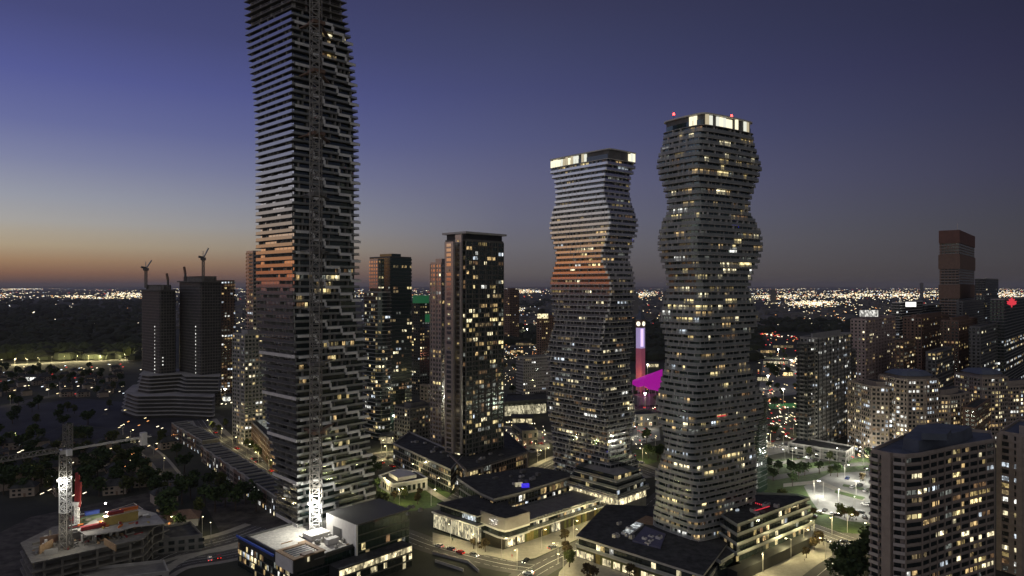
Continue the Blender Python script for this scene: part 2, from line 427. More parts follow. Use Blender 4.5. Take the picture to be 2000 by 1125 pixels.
# lawns and parking lot on the right
flat('lawn', RP(0, [(1500, 900), (1720, 880), (1760, 1010), (1720, 1046), (1640, 1040), (1560, 1012), (1490, 985)]), .05, lawn)
flat('parking_lot', RP(0, [(1570, 950), (1620, 925), (1700, 920), (1800, 925), (1800, 1005), (1700, 1022), (1655, 1018), (1600, 1000), (1583, 975)]), .11, lotm)
flat('path', RP(0, [(1530, 945), (1600, 938), (1690, 975), (1685, 980), (1595, 945), (1530, 952)]), .16, walkm)
plate('traffic_island', RP(0, [(1632, 958), (1690, 972), (1684, 977), (1630, 963)]), .1, .24, lawn)
plate('traffic_island', RP(0, [(1648, 946), (1712, 958), (1708, 962), (1645, 950)]), .1, .24, lawn)
flat('parking_lot', RP(0, [(1485, 868), (1500, 862), (1545, 862), (1550, 880), (1500, 890)]), .114, lotm)
flat('parking_lot', RP(0, [(990, 650), (1075, 645), (1070, 665), (985, 680)]), .1, lotm)
flat('parking_lot', RP(0, [(1490, 705), (1560, 700), (1560, 770), (1480, 780)]), .1, lotm)
flat('parking_lot', RP(0, [(1240, 820), (1285, 810), (1290, 860), (1235, 870)]), .118, lotm)
flat('parking_lot', RP(0, [(985, 850), (1065, 840), (1075, 875), (1040, 885), (990, 872)]), .122, lotm)
flat('lawn', RP(0, [(735, 945), (855, 930), (890, 960), (850, 990), (740, 1010)]), .05, lawn)
flat('lawn', RP(0, [(1235, 880), (1290, 870), (1290, 900), (1240, 915)]), .054, lawn)
flat('sports_field', RP(0, [(1500, 790), (1556, 787), (1556, 797), (1505, 799)]), .126, mat('floodlit green turf', (.04, .22, .06), var=.1))
flat('site_ground', RP(0, [(-40, 1060), (60, 1010), (300, 960), (345, 1010), (330, 1075), (230, 1130), (-40, 1190)]), .03, earth)
flat('site_ground', RP(0, [(400, 985), (520, 940), (640, 985), (640, 1040), (430, 1040)]), .034, earth)
flat('vacant_land', RP(0, [(-40, 800), (160, 778), (410, 800), (470, 830), (330, 850), (250, 856), (-40, 865)]), .02, mat('bare vacant land', (.028, .028, .029), var=.9, vs=.03))
mb = MB()                                           # zebra crossing and stop lines at the right junction
for k in range(13):
    a = G(1628+k*6.6, 1070+k*1.1); mb.quad((a[0]-.35, a[1]-1.6, .19), (a[0]+.35, a[1]-1.6, .19), (a[0]+.35, a[1]+1.6, .19), (a[0]-.35, a[1]+1.6, .19))
mb.build('zebra_crossing', paint, kind='structure')

# ================================================================== windows on curved or straight walls
def walk_path(pts, closed=True):
    seg = []; n_ = len(pts) if closed else len(pts)-1; tot = 0
    for i in range(n_):
        a, b = pts[i], pts[(i+1) % len(pts)]; l = math.hypot(b[0]-a[0], b[1]-a[1]); seg.append((a, b, l, tot)); tot += l
    return seg, tot
def sample(seg, s):
    for a, b, l, t0 in seg:
        if s <= t0+l:
            t = (s-t0)/max(l, 1e-6); return (a[0]+(b[0]-a[0])*t, a[1]+(b[1]-a[1])*t), math.atan2(b[1]-a[1], b[0]-a[0])
    a, b, l, t0 = seg[-1]; return b, math.atan2(b[1]-a[1], b[0]-a[0])
def seen(p, ang):
    nx, ny = math.sin(ang), -math.cos(ang); d = math.hypot(*p)
    return -(nx*p[0]+ny*p[1])/d > .04
def windows(T, pts, z, h, bay, ww, lit, pal, dark, closed=True, state=None, proud=.06, corner=.0):
    """one storey of windows along a wall line: lit ones are parts, dark ones are gathered in `dark`"""
    seg, tot = walk_path(pts, closed); k = max(1, int(tot/bay)); st = tot/k; run = 0; m = None
    lt = state['lit']
    for i in range(k):
        p, ang = sample(seg, (i+.5)*st)
        if not seen(p, ang): run = 0; continue
        w = ww*st*RN.choice((1, 1, 1, .7))
        if run > 0: run -= 1; on = True
        else:
            on = RN.random() < lit
            if on: m = pick(pal); run = RN.choice((0, 0, 0, 1, 1, 2))
        nx, ny = math.sin(ang), -math.cos(ang)
        c_ = (p[0]+nx*proud*.5, p[1]+ny*proud*.5)
        if on and lt > 0:
            inst('window', unit(m), T, (c_[0], c_[1], z), (w, proud, h), ang, org=state['org']); state['lit'] -= 1
        else: dark.box(c_, w, proud, z, z+h, ang)
def slabs(T, pl, zs, th, m, name='floor_slab', org=None):
    b = MB(); b.prism(pl, 0, th); me = b.mesh(name, m, (org[0], org[1], 0))
    for z in zs: inst(name, me, T, (org[0], org[1], z), org=org)
def tower(name, label, pl, ztop, fh=3.0, z0=0, wall=None, win=None, bay=3.6, wf=.6, hf=.55, sill=.8, lit=.2, pal='mixed', slab=None, ledge=.25, th=.28,
          piers=0, pierm=None, pw=.6, roof='box', group=None, maxlit=170, cat='building', balc=0, balm=None, roofmat=None, gf=True):
    pl = ccw(pl); wall = wall or conc; win = win or glass
    cx = sum(p[0] for p in pl)/len(pl); cy = sum(p[1] for p in pl)/len(pl)
    T = thing(name, label, cat, (cx, cy, z0), group); org = (cx, cy, z0)
    MB().prism(pl, z0, ztop, 0, mt=1).build('wall', [wall, roofmat or roofm], T)
    nf = max(1, round((ztop-z0)/fh)); fh = (ztop-z0)/nf
    if ledge: slabs(T, offset(pl, ledge), [z0+fh*k for k in range(1, nf)], th, slab or wall, org=org)
    dark = MB(); st = {'lit': maxlit, 'org': org}
    order = list(range(nf)); RN.shuffle(order)
    for k in order: windows(T, pl, z0+fh*k+sill, fh*hf, bay, wf, lit, pal, dark, state=st)
    dark.build('window', win, T, kind='stuff')
    seg, tot = walk_path(pl)
    if piers:
        b = MB(); b.box((0, 0), pw, .5, 0, ztop-z0); me = b.mesh('pier', pierm or wall)
        for a, b_, l, t0 in seg:
            if not facing(a, b_): continue
            k = max(1, round(l/piers)); ang = math.atan2(b_[1]-a[1], b_[0]-a[0]); nx, ny = math.sin(ang), -math.cos(ang)
            for i in range(k+1):
                t = i/k; inst('pier', me, T, (a[0]+(b_[0]-a[0])*t+nx*.2, a[1]+(b_[1]-a[1])*t+ny*.2, z0+.01), rz=ang, org=org)
    if balc:
        for a, b_, l, t0 in seg:
            if not facing(a, b_) or l < 6: continue
            ang = math.atan2(b_[1]-a[1], b_[0]-a[0]); nx, ny = math.sin(ang), -math.cos(ang)
            b = MB(); wl = min(5.5, l*.4); b.box((0, 0), wl, 1.6, 0, .2); b.box((0, -.74), wl, .1, .2, 1.2); b.box((-wl/2+.05, 0), .1, 1.6, .2, 1.2); b.box((wl/2-.05, 0), .1, 1.6, .2, 1.2)
            me = b.mesh('balcony', balm or slab or wall); c_ = max(1, int(l/balc))
            for i in range(c_):
                t = (i+.5)/c_
                for k in range(1, nf): inst('balcony', me, T, (a[0]+(b_[0]-a[0])*t+nx*.8, a[1]+(b_[1]-a[1])*t+ny*.8, z0+fh*k+.02), rz=ang, org=org)
    ip = offset(pl, -.35)
    MB().ring(offset(pl, .05), ip, ztop, ztop+1.1).build('parapet', slab or wall, T)
    if roof == 'box' or roof == 'tall':
        q = offset(pl, -min(6, math.sqrt(abs(area(pl)))*.25)); hh = 7 if roof == 'tall' else 3.6
        if abs(area(q)) > 10 and area(q) > 0: MB().prism(q, ztop, ztop+hh, 0, mt=1).build('plant_room', [wall, roofmat or roofm], T)
    if roof == 'hip':
        q = offset(pl, -3.5); b = MB(); b.prism(q, ztop, ztop+2.5, 0)
        b.prism(offset(pl, -2.4), ztop+2.5, ztop+2.9, 1); s_ = offset(pl, -min(6, math.sqrt(abs(area(pl)))*.22)); b.prism(offset(pl, -2.6), ztop+2.9, ztop+5.6, 1, p2=s_)
        b.build('roof', [wall, hipm], T)
    return T, org, fh, nf, dark

# ================================================================== the rippling twin towers
def ripple(name, label, keys, bow, D0, aL, aR, ytop, nf, z0, rail, slabm, winm, lit, pal, rnd, crown, maxlit):
    def at(y):
        if y <= keys[0][0]: return keys[0][1:]
        for a, b in zip(keys, keys[1:]):
            if y <= b[0]:
                t = (y-a[0])/(b[0]-a[0]); t = t*t*(3-2*t); return tuple(p+(q-p)*t for p, q in zip(a[1:], b[1:]))
        return keys[-1][1:]
    wm = (keys[4][2]-keys[4][1])
    ztop = ZY(ytop, D0); fh = (ztop-z0)/nf
    dl, dr = az(aL), az(aR)
    def outline(z):
        y = 560+(H-z)*F/D0; xl, xr, xc = at(y)
        D = D0-((xr-xl)-wm)/F*D0*.35
        q = QUAD(xc, xl, xr, D, dr, dl)
        m = []
        for i in range(4):                      # faces swell a little between their corners
            a, b = q[i], q[(i+1) % 4]; m.append(a); e = (b[0]-a[0], b[1]-a[1]); l = math.hypot(*e)
            for t in (.33, .67): m.append((a[0]+e[0]*t+e[1]/l*bow, a[1]+e[1]*t-e[0]/l*bow))
        return rounded(m, rnd, 3)
    c0 = outline(z0); cx = sum(p[0] for p in c0)/len(c0); cy = sum(p[1] for p in c0)/len(c0)
    T = thing(name, label, 'skyscraper', (cx, cy, z0)); org = (cx, cy, z0)
    fins, pan, dark = MB(), MB(), MB(); st = {'lit': maxlit, 'org': org}
    mull = MB()
    order = list(range(nf)); RN.shuffle(order)
    for k in order:
        z = z0+k*fh; o = outline(z); top = k == nf-1
        MB().prism(o, z, z+.32).build('floor_slab', slabm, T)
        gi = offset(o, -1.25)
        MB().prism(gi, z+.32, z+fh, cap=top).build('glazing', winm, T)
        if top: continue
        rp = offset(o, -.06)
        MB().ring(rp, offset(o, -.2), z+.32, z+1.6).build('balcony_rail', rail, T)
        windows(T, gi, z+.45, fh-.75, 3.1, .82, lit, pal, dark, state=st, proud=.08)
        seg, tot = walk_path(gi); s = RN.uniform(0, 3)
        while s < tot:
            p, ang = sample(seg, s)
            if seen(p, ang):
                nx, ny = math.sin(ang), -math.cos(ang)
                if RN.random() < .42: fins.box((p[0]+nx*.75, p[1]+ny*.55), .18, 1.1, z+.32, z+fh, ang)
                pan.box((p[0]+nx*.1, p[1]+ny*.1), RN.choice((.25, .35, .8)), .2, z+.33, z+fh-.01, ang)
            s += RN.uniform(2.2, 4.5)
    dark.build('window', winm, T, kind='stuff'); fins.build('balcony_divider', concl, T, kind='stuff'); pan.build('wall_panel', conc, T, kind='stuff')
    o = outline(ztop)
    crown(T, org, o, ztop, fh)
    return T, org, outline, ztop, fh
def crown_band(T, org, o, z, fh, where, extra):
    gi = offset(o, -1.2)
    MB().prism(gi, z-fh+.35, z+2.3, cap=True).build('crown_wall', concd, T)
    MB().prism(offset(o, -.1), z+2.3, z+2.9, 0, mt=1).build('roof', [concl, roofm], T)
    seg, tot = walk_path(offset(gi, .05)); lo, hi = where; s = 0; k = 0
    while s < tot:
        p, ang = sample(seg, s); px = 1000+p[0]/p[1]*F
        if seen(p, ang) and (lo < px < hi or (extra and extra[0] < px < extra[1])) and RN.random() < .88:
            nx, ny = math.sin(ang), -math.cos(ang)
            hh = RN.choice((3.6, 3.9, 3.3)); inst('lit_window', unit(RN.choice((crownl[0], crownl[0], crownl[1], crownl[2]))), T, (p[0]+nx*.3, p[1]+ny*.3, z-2.3), (1.7, .5, hh+.6), ang, org=org)
        s += 2.1
K2 = [(290, 1072, 1245, 1191), (322, 1073, 1243, 1186), (345, 1081, 1234, 1181), (375, 1083, 1232, 1179), (395, 1080, 1236, 1183), (415, 1074, 1243, 1190), (435, 1071, 1249, 1193),
      (455, 1073, 1247, 1190), (478, 1079, 1239, 1183), (500, 1083, 1233, 1176), (515, 1082, 1232, 1177), (530, 1077, 1240, 1185), (555, 1072, 1243, 1193), (575, 1072, 1243, 1194),
      (605, 1076, 1239, 1190), (640, 1080, 1236, 1180), (680, 1070, 1240, 1174), (705, 1066, 1232, 1168), (750, 1072, 1233, 1172), (790, 1066, 1240, 1178), (825, 1068, 1243, 1184),
      (860, 1075, 1235, 1185), (890, 1078, 1232, 1188), (920, 1078, 1250, 1192), (950, 1080, 1258, 1196)]
K1 = [(220, 1291, 1475, 1375), (245, 1290, 1477, 1372), (265, 1288, 1480, 1368), (290, 1280, 1488, 1365), (310, 1276, 1494, 1362), (335, 1281, 1488, 1362), (360, 1290, 1478, 1364),
      (387, 1297, 1471, 1366), (407, 1297, 1471, 1368), (430, 1287, 1483, 1366), (457, 1279, 1495, 1362), (480, 1278, 1496, 1360), (510, 1284, 1490, 1362), (542, 1295, 1475, 1368),
      (572, 1296, 1470, 1372), (600, 1288, 1480, 1370), (628, 1281, 1490, 1366), (680, 1293, 1470, 1366), (722, 1294, 1468, 1364), (760, 1284, 1482, 1362), (800, 1275, 1497, 1359),
      (830, 1278, 1497, 1356), (862, 1290, 1485, 1352), (892, 1294, 1478, 1352), (925, 1284, 1484, 1358), (955, 1273, 1484, 1365), (985, 1274, 1486, 1358), (1005, 1275, 1482, 1357), (1040, 1270, 1476, 1364), (1110, 1268, 1478, 1371)]
def crown2(T, org, o, z, fh): crown_band(T, org, o, z, fh, (1075, 1166), (1226, 1240))
def crown1(T, org, o, z, fh):
    crown_band(T, org, o, z, fh, (1366, 1460), (1345, 1360))
    for px, D in ((1316, 312), (1429, 315)):
        x, y = AT(px, D); a = MB().beam((x, y, z+2.9), (x, y, z+4.6), .2).build('aviation_light', darksteel, T)
        b = MB(); b.cone((x, y), .55, .35, z+4.5, z+5.4); b.build('lamp', litmat('aviation red', (1, .05, .04), 9, room=False), a, org=parent_org(T))
t2 = ripple('rippling_tower', 'slimmer shorter twin tower with wavy balconies, its left face glowing orange at the horizon', K2, .45, 383, -42, 50, 300, 62, 6, glassr, concl, glass, .20, 'mixed', 1.3, crown2, 260)
t1 = ripple('rippling_tower', 'taller wavy twin tower with rounded corners, dark teal balconies and red beacons on its roof', K1, .9, 297, -36, 56, 228, 70, 4.4, glasst, conc, glassg, .25, 'warm', 3.6, crown1, 290)
# single coloured rooms that show on the twins
def room(T, org, px, py, D, wpx, hpx, m, ang, name='window'):
    x, y = AT(px, D); inst(name, unit(m), T, (x, y, ZY(py, D)), (wpx/F*D, .3, hpx/F*D), ang, org=org)
def on_face(outl, py, D0, px):
    z = ZY(py, D0); o = offset(outl(z), -1.05); seg, tot = walk_path(o); best = None; s = 0
    while s < tot:
        p, ang = sample(seg, s)
        if seen(p, ang):
            e = abs(1000+p[0]/p[1]*F-px)
            if best is None or e < best[0]: best = (e, p, ang)
        s += .5
    return best[1], best[2], z
for (tt, D0, px, py, w, h, m) in ((t1, 297, 1436, 438, 4.5, 1, bluel), (t1, 297, 1410, 822, 5.5, .5, redl), (t2, 383, 1239, 470, 2, 1.6, bluel), (t1, 297, 1412, 337, 7, 2.1, LIT['warm'][1]), (t1, 297, 1416, 276, 7, 2.2, LIT['warm'][2]),
                                (t1, 297, 1432, 490, 4.5, 2.2, LIT['white'][0]), (t1, 297, 1455, 518, 9, 2.1, LIT['warm'][1]), (t1, 297, 1300, 282, 4, 2.2, LIT['white'][0]), (t1, 297, 1330, 258, 2.5, 2.4, LIT['warm'][1]),
                                (t2, 383, 1213, 330, 4, 2.4, LIT['white'][1]), (t2, 383, 1129, 522, 4, 2, LIT['white'][0]), (t2, 383, 1118, 527, 3, 2, LIT['warm'][2])):
    p, ang, z = on_face(tt[2], py, D0, px); inst('window', unit(m), tt[0], (p[0], p[1], z), (w, .2, h), ang, org=tt[1])
# ================================================================== the tall unfinished tower (left)
K3 = [(-60, 483, 667, 571), (0, 485, 672, 572), (40, 488, 676, 572), (90, 494, 683, 573), (160, 502, 689, 573), (220, 506, 692, 573), (300, 507, 693, 573), (560, 508, 694, 574), (640, 510, 698, 576), (700, 515, 707, 579), (780, 521, 710, 581), (850, 529, 710, 582), (930, 540, 719, 583), (990, 545, 723, 584), (1040, 548, 725, 585)]
def at3(y):
    for a, b in zip(K3, K3[1:]):
        if y <= b[0]:
            t = max(0, (y-a[0])/(b[0]-a[0])); return tuple(p+(q-p)*t for p, q in zip(a[1:], b[1:]))
    return K3[-1][1:]
D3, FH3 = 310, 3.13
def outline3(z):
    y = 560+(H-z)*F/D3; xl, xr, xc = at3(y)
    tw = max(0, (z-215)/60)*7; lo = max(0, (60-z)/60)*5
    return QUAD(xc, xl, xr, D3-lo*.3, az(43+tw), az(-47-tw*.8+lo))
Z3 = 13; NF3 = 82
o0 = outline3(Z3); c3 = (sum(p[0] for p in o0)/4, sum(p[1] for p in o0)/4)
T3 = thing('unfinished_tower', 'tallest tower, unfinished, with jagged white balcony frames on its right face and bare top floors', 'skyscraper', (*c3, Z3)); org3 = (*c3, Z3)
dark, mul, fins, dots = MB(), MB(), MB(), MB(); st3 = {'lit': 60, 'org': org3}
lit_rows = {int((ZY(y, D3)-Z3)/FH3): xr for y, xr in ((530, (640, 700)), (545, (580, 660)), (556, (620, 650)), (571, (615, 645)), (587, (580, 592)), (599, (580, 600)), (682, (580, 600)), (680, (635, 690)), (713, (580, 600)), (709, (636, 660)),
                                        (742, (578, 602)), (791, (660, 680)), (822, (633, 660)), (862, (635, 660)), (885, (660, 680)), (928, (660, 680)), (58, (632, 672)), (70, (640, 655)), (98, (633, 655)), (985, (660, 676)))}
for k in range(NF3):
    z = Z3+k*FH3; o = outline3(z); raw = k >= NF3-8
    P, Q, R_, T_ = o
    out = offset(o, 1.5 if not raw else 1.2)
    MB().prism(out, z, z+(.26 if not raw else .34)).build('floor_slab', rawc if raw else concd, T3)
    gi = offset(o, -.4)
    if not raw:
        MB().prism(gi, z+.26, z+FH3, cap=False).build('glazing', [glass, glassm], T3).data.polygons[3].material_index = 1
        # left face: guard with pale fascia in front of reflecting glass
        A_, B_ = out[3], out[0]
        ang = math.atan2(B_[1]-A_[1], B_[0]-A_[0]); nx, ny = math.sin(ang), -math.cos(ang)
        l = math.hypot(B_[0]-A_[0], B_[1]-A_[1]); mid = ((A_[0]+B_[0])/2-nx*.1, (A_[1]+B_[1])/2-ny*.1)
        b = MB(); b.box(mid, l-.6, .08, z+.26, z+1.75, ang); b.build('balcony_rail', glassq, T3)
        g3, g0 = gi[3], gi[0]; seg, tot = walk_path([g3, g0], False); s = 1.2
        while s < tot-1:
            p, ag = sample(seg, s); w = RN.uniform(1.6, 3.4)
            dark.box((p[0]+nx*.05, p[1]+ny*.05), min(w, tot-s), .1, z+.4, z+FH3-.3, ag)
            if RN.random() < .5: fins.box((p[0]+nx*.9, p[1]+ny*.9), .15, 1.7, z+.26, z+FH3, ag)
            s += w+.6
        if k % 6 == 0 and z < 90:
            bb = MB(); bb.box((mid[0]+nx*.12, mid[1]+ny*.12), l-.2, .3, z-.1, z+1.3, ang); bb.build('fascia_band', concl, T3)
        # right face windows
        g0, g1 = gi[0], gi[1]; seg, tot = walk_path([g0, g1], False); s = .8; ang = math.atan2(g1[1]-g0[1], g1[0]-g0[0]); nx, ny = math.sin(ang), -math.cos(ang)
        while s < tot-1:
            w = RN.uniform(1.4, 2.6); w = min(w, tot-s-.4); p, ag = sample(seg, s+w/2); px = 1000+p[0]/p[1]*F
            lr = lit_rows.get(k); on = (lr and lr[0] <= px <= lr[1] and RN.random() < .75)
            if on: inst('window', unit(RN.choice(LIT['warm']+LIT['dim'])), T3, (p[0]+nx*.05, p[1]+ny*.05, z+.45), (w*.9, .1, FH3-.8), ag, org=org3)
            else: mul.box((p[0]+nx*.04, p[1]+ny*.04), w*.92, .08, z+.45, z+FH3-.35, ag)
            if RN.random() < .25: fins.box((p[0]+nx*.9, p[1]+ny*.9), .2, 1.7, z+.26, z+FH3, ag)
            s += w+.25
        b = MB(); A_, B_ = out[0], out[1]; ang = math.atan2(B_[1]-A_[1], B_[0]-A_[0]); nx, ny = math.sin(ang), -math.cos(ang); l = math.hypot(B_[0]-A_[0], B_[1]-A_[1])
        b.box(((A_[0]+B_[0])/2-nx*.1, (A_[1]+B_[1])/2-ny*.1), l-.3, .06, z+.26, z+1.2, ang); b.build('balcony_rail', glasst, T3)
    else:
        inner = offset(o, -5); MB().prism(inner, z+.3, z+FH3, cap=False).build('core_wall', rawc, T3)
        ci = offset(o, -.8)
        for a, c_ in ((ci[3], ci[0]), (ci[0], ci[1])):
            for t in (.02, .25, .5, .75, .98):
                p = (a[0]+(c_[0]-a[0])*t, a[1]+(c_[1]-a[1])*t); fins.box(p, .7, .7, z+.3, z+FH3, ang)
        if k < NF3-1:
            b = MB()
            for a, c_ in ((out[3], out[0]), (out[0], out[1])):
                for hz in (.6, 1.2): b.beam((*a, z+hz), (*c_, z+hz), .07)
            b.build('guard_rail', steel, T3)
mul.build('window', glassg, T3, kind='stuff'); fins.build('balcony_divider', conc, T3, kind='stuff')
dark.build('window', glassm, T3, kind='stuff')
# stair-stepped white frames: one part per zigzag
STEPS = [(.05, .30), (.30, .46), (.46, .68), (.68, .86), (.86, 1.01)]
for g in range(1, 26):
    b = MB()
    for i, (a_, b_) in enumerate(STEPS):
        k = g*3-i; z = Z3+k*FH3
        if k < 1 or k > NF3-9: continue
        o = offset(outline3(z), 1.6); A_, B_ = o[0], o[1]; e = (B_[0]-A_[0], B_[1]-A_[1]); l = math.hypot(*e); ang = math.atan2(e[1], e[0]); nx, ny = math.sin(ang), -math.cos(ang)
        def pt(t, d=0): return (A_[0]+e[0]*t+nx*d, A_[1]+e[1]*t+ny*d)
        b.box(pt((a_+b_)/2), (b_-a_)*l, .5, z-.35, z+.85, ang)
        if i < len(STEPS)-1 and k > 1: b.box(pt(b_, .0), 1.05, .52, z-FH3+.85, z-.35, ang)
    b.build('balcony_frame', framew, T3)
# ---- mast crane in front of the tall tower
mast = thing('mast_crane', 'lattice crane mast climbing in front of the tallest tower, floodlit white at its foot', 'crane', (*AT(617, 304), 13.0))
def lattice(b, p, w, z0, z1, step, th, m=0, solid=False):
    cs = [(p[0]+x*w/2, p[1]+y*w/2) for x, y in ((-1, -1), (1, -1), (1, 1), (-1, 1))]
    for c_ in cs: b.beam((*c_, z0), (*c_, z1), th*1.4, m)
    z = z0; f = 0
    while z < z1-.1:
        e = min(z1, z+step)
        for i in range(4):
            a, c_ = cs[i], cs[(i+1) % 4]
            b.beam((*a, z), (*c_, z), th, m)
            if f % 2: b.beam((*a, z), (*c_, e), th, m)
            else: b.beam((*c_, z), (*a, e), th, m)
        z = e; f += 1
mp_ = AT(617, 304)
for j in range(22):
    za = 13+12.5*j
    b = MB(); lattice(b, mp_, 4.1, za, za+12.4, 3.1, .27 if j else .3); b.build('mast_section', white if j < 1 else msteel, mast)  # foot section is white: the floodlight's brightness is put into its colour
for y, wpx in ((380, 1), (490, 1), (605, 1.25), (712, 1), (845, .8), (262, .8), (140, .8), (45, .7)):
    z = ZY(y, 304); b = MB(); b.box((mp_[0], mp_[1]+1), 5.6, 5.6, z-.5, z+.9, math.radians(43)); fx = outline3(z); tx = add(fx[0], U, 3)
    b.beam((mp_[0]-1, mp_[1], z+.3), (*tx, z+.3), 1.6, 0, .5); tx = add(fx[0], U, 18); b.beam((mp_[0]+1, mp_[1], z+.3), (*tx, z+.3), 1.6, 0, .5); b.build('tie_collar', brown if wpx < 1 else concd, mast)
lamps = [('mast_floodlight', 604, 984), ('mast_floodlight', 622, 981), ('mast_floodlight', 613, 979)]
for i, (nm, px, py) in enumerate(lamps):
    x, y = AT(px, 301.5); z = ZY(py, 301.5); b = MB(); b.box((x, y), .9, .5, z-.45, z+.45, .4); o = b.build('floodlight', lampw, mast)
def lamp(loc, power, col=(1, .9, .68), r=.4, spot=None, target=None):
    d = bpy.data.lights.new('lamp_light', 'SPOT' if spot else 'POINT'); d.energy = power; d.color = col; d.shadow_soft_size = r
    o = bpy.data.objects.new('lamp_light', d); COL.objects.link(o); o.location = loc
    if spot:
        d.spot_size = math.radians(spot); d.spot_blend = .6
        v = Vector(target)-Vector(loc) if target else Vector((0, 0, -1)); o.rotation_euler = v.to_track_quat('-Z', 'Y').to_euler()
    return o
x, y = AT(612, 298); lamp((x, y, ZY(984, 298)), 20000, (1, .97, .9), .6)

# ================================================================== podium building at the foot (bottom centre-left)
pod = thing('podium_building', 'dark low office podium with a floodlit cluttered white roof below the tallest tower', 'building', (*G(570, 1100, 13), 0)); po = parent_org(pod)
low = RP(13, [(500, 1046), (560, 1030), (692, 1022), (772, 1048), (580, 1102)])
nb = G(580, 1102, 13)
B1 = [nb, add(nb, U, 38), add(add(nb, U, 38), V, 42), add(nb, V, 42)]
MB().prism(B1, 0, 13, 0, mt=1).build('wall', [blackp, gravel], pod)
MB().ring(offset(B1, .1), offset(B1, -.5), 13, 13.9).build('parapet', darksteel, pod)
hb = add(nb, U, 26)
B2 = [add(hb, V, -2), add(add(hb, V, -2), U, 27), add(add(hb, U, 27), V, 20), add(hb, V, 20)]
MB().prism(B2, 13*0+.01, 21.5, 0, mt=1).build('upper_block', [glassg, mat('grey black roof sheet', (.075, .075, .078), rough=.6, var=.15)], pod)
b = MB(); a, c_ = B2[3], B2[0]; ang = math.atan2(c_[1]-a[1], c_[0]-a[0]); nx, ny = math.sin(ang), -math.cos(ang); l = math.hypot(c_[0]-a[0], c_[1]-a[1])
b.box(((a[0]+c_[0])/2+nx*.25, (a[1]+c_[1])/2+ny*.25), l+.3, .5, 13, 22.1, ang); b.build('end_wall', concl, pod)
b = MB(); b.box(((a[0]*.62+c_[0]*.38)+nx*.6, (a[1]*.62+c_[1]*.38)+ny*.6), 6, .3, 13.2, 18, ang); b.build('roof_door', darksteel, pod)
b = MB(); b.box((c_[0]+nx*.35, c_[1]+ny*.35), .9, .9, 1, 22.2, ang); b.build('corner_pillar', white, pod)
b = MB(); b.prism(offset(B2, .35), 21.9, 22.25); b.build('roof_edge', darksteel, pod)
# facades
def face_rows(T, a, c_, z0, z1, nf, bay, wf, hf, litrow, dmat, smat, pal, ledge=True, probs=.1, maxl=80):
    ang = math.atan2(c_[1]-a[1], c_[0]-a[0]); nx, ny = math.sin(ang), -math.cos(ang); l = math.hypot(c_[0]-a[0], c_[1]-a[1]); fh = (z1-z0)/nf; o_ = parent_org(T)
    for k in range(nf):
        if ledge and k:
            b = MB(); b.box(((a[0]+c_[0])/2+nx*.12, (a[1]+c_[1])/2+ny*.12), l, .3, z0+fh*k-.2, z0+fh*k+.15, ang); b.build('floor_ledge', smat, T)
        n_ = max(1, round(l/bay)); st = l/n_
        for i in range(n_):
            t = (i+.5)/n_; p = (a[0]+(c_[0]-a[0])*t+nx*.05, a[1]+(c_[1]-a[1])*t+ny*.05)
            pr = litrow.get(k, probs); pr = pr(t) if callable(pr) else pr
            m = dmat
            if RN.random() < pr: m = pal if not isinstance(pal, str) else pick(pal)
            inst('window', unit(m), T, (*p, z0+fh*k+fh*(1-hf)*.5), (st*wf, .12, fh*hf), ang, org=o_)
face_rows(pod, B1[0], B1[1], -2, 12.3, 4, 2.2, .9, .8, {}, glassg, darksteel, 'dim', probs=.08)
face_rows(pod, B2[0], B2[1], .5, 21, 6, 2.0, .9, .84, {1: .0, 0: 0}, glassg, darksteel, 'dim', probs=.06)
# glowing ribbon of office windows on the right facade
a, c_ = add(nb, U, 14), add(add(nb, U, 50), V, -2.2)
wg = [add(add(nb, U, 13), V, -9), add(add(nb, U, 49), V, -9), add(add(nb, U, 49), V, -1.9), add(add(nb, U, 13), V, -1.9)]
MB().prism(wg, 0, 9.6, 0, mt=1).build('front_wing', [blackp, roofm], pod)
face_rows(pod, wg[0], wg[1], 0, 9.4, 3, 1.6, .92, .72, {2: 1.0, 1: lambda t: .3, 0: .15}, glass, darksteel, shop)
# left wing: lit windows in a patchwork, blank screen above
lw0 = add(nb, V, 3); lw = [add(nb, U, -1.5), add(add(nb, U, 12), V, 0), add(add(nb, U, 12), V, 46), add(add(nb, U, -1.5), V, 46)]
MB().prism([add(p, V, .02) for p in lw], .02, 12.6, 0, mt=1).build('left_wing', [blackp, roofm], pod)
face_rows(pod, lw[3], lw[0], 0, 10.5, 4, 1.5, .82, .8, {3: .5, 2: .55, 1: .6}, glass, darksteel, 'warm')
b = MB(); a, c_ = add(lw[0], V, 0), add(lw[0], V, 13); ang = math.atan2(a[1]-c_[1], a[0]-c_[0]); nx, ny = math.sin(ang), -math.cos(ang)
b.box(((a[0]+c_[0])/2+nx*.3, (a[1]+c_[1])/2+ny*.3), 13, .4, 9.9, 14.9, ang); b.build('screen_wall', concl, pod)
b = MB(); b.box((lw[0][0]*.5+lw[1][0]*.5, lw[0][1]*.5+lw[1][1]*.5-.1), 13.4, .4, 9.9, 14.9, math.atan2(U[1], U[0])); b.build('screen_wall', blackp, pod)
b = MB(); b.ring(offset([add(lw[0], V, -.2), add(lw[1], V, -.2), add(lw[1], V, 13.2), add(lw[0], V, 13.2)], .3), offset([add(lw[0], V, -.2), add(lw[1], V, -.2), add(lw[1], V, 13.2), add(lw[0], V, 13.2)], -1.6), 14.9, 15.3); b.build('roof_rim', wood, pod)
for k in range(12):
    p = add(add(lw[0], V, 1.2+k*.98), U, 1.7); q = add(p, U, 10.2); b = MB(); b.beam((*p, 14.7), (*q, 14.7), .28, 0, .6); b.build('roof_beam', roofb if k % 2 else steel, pod)
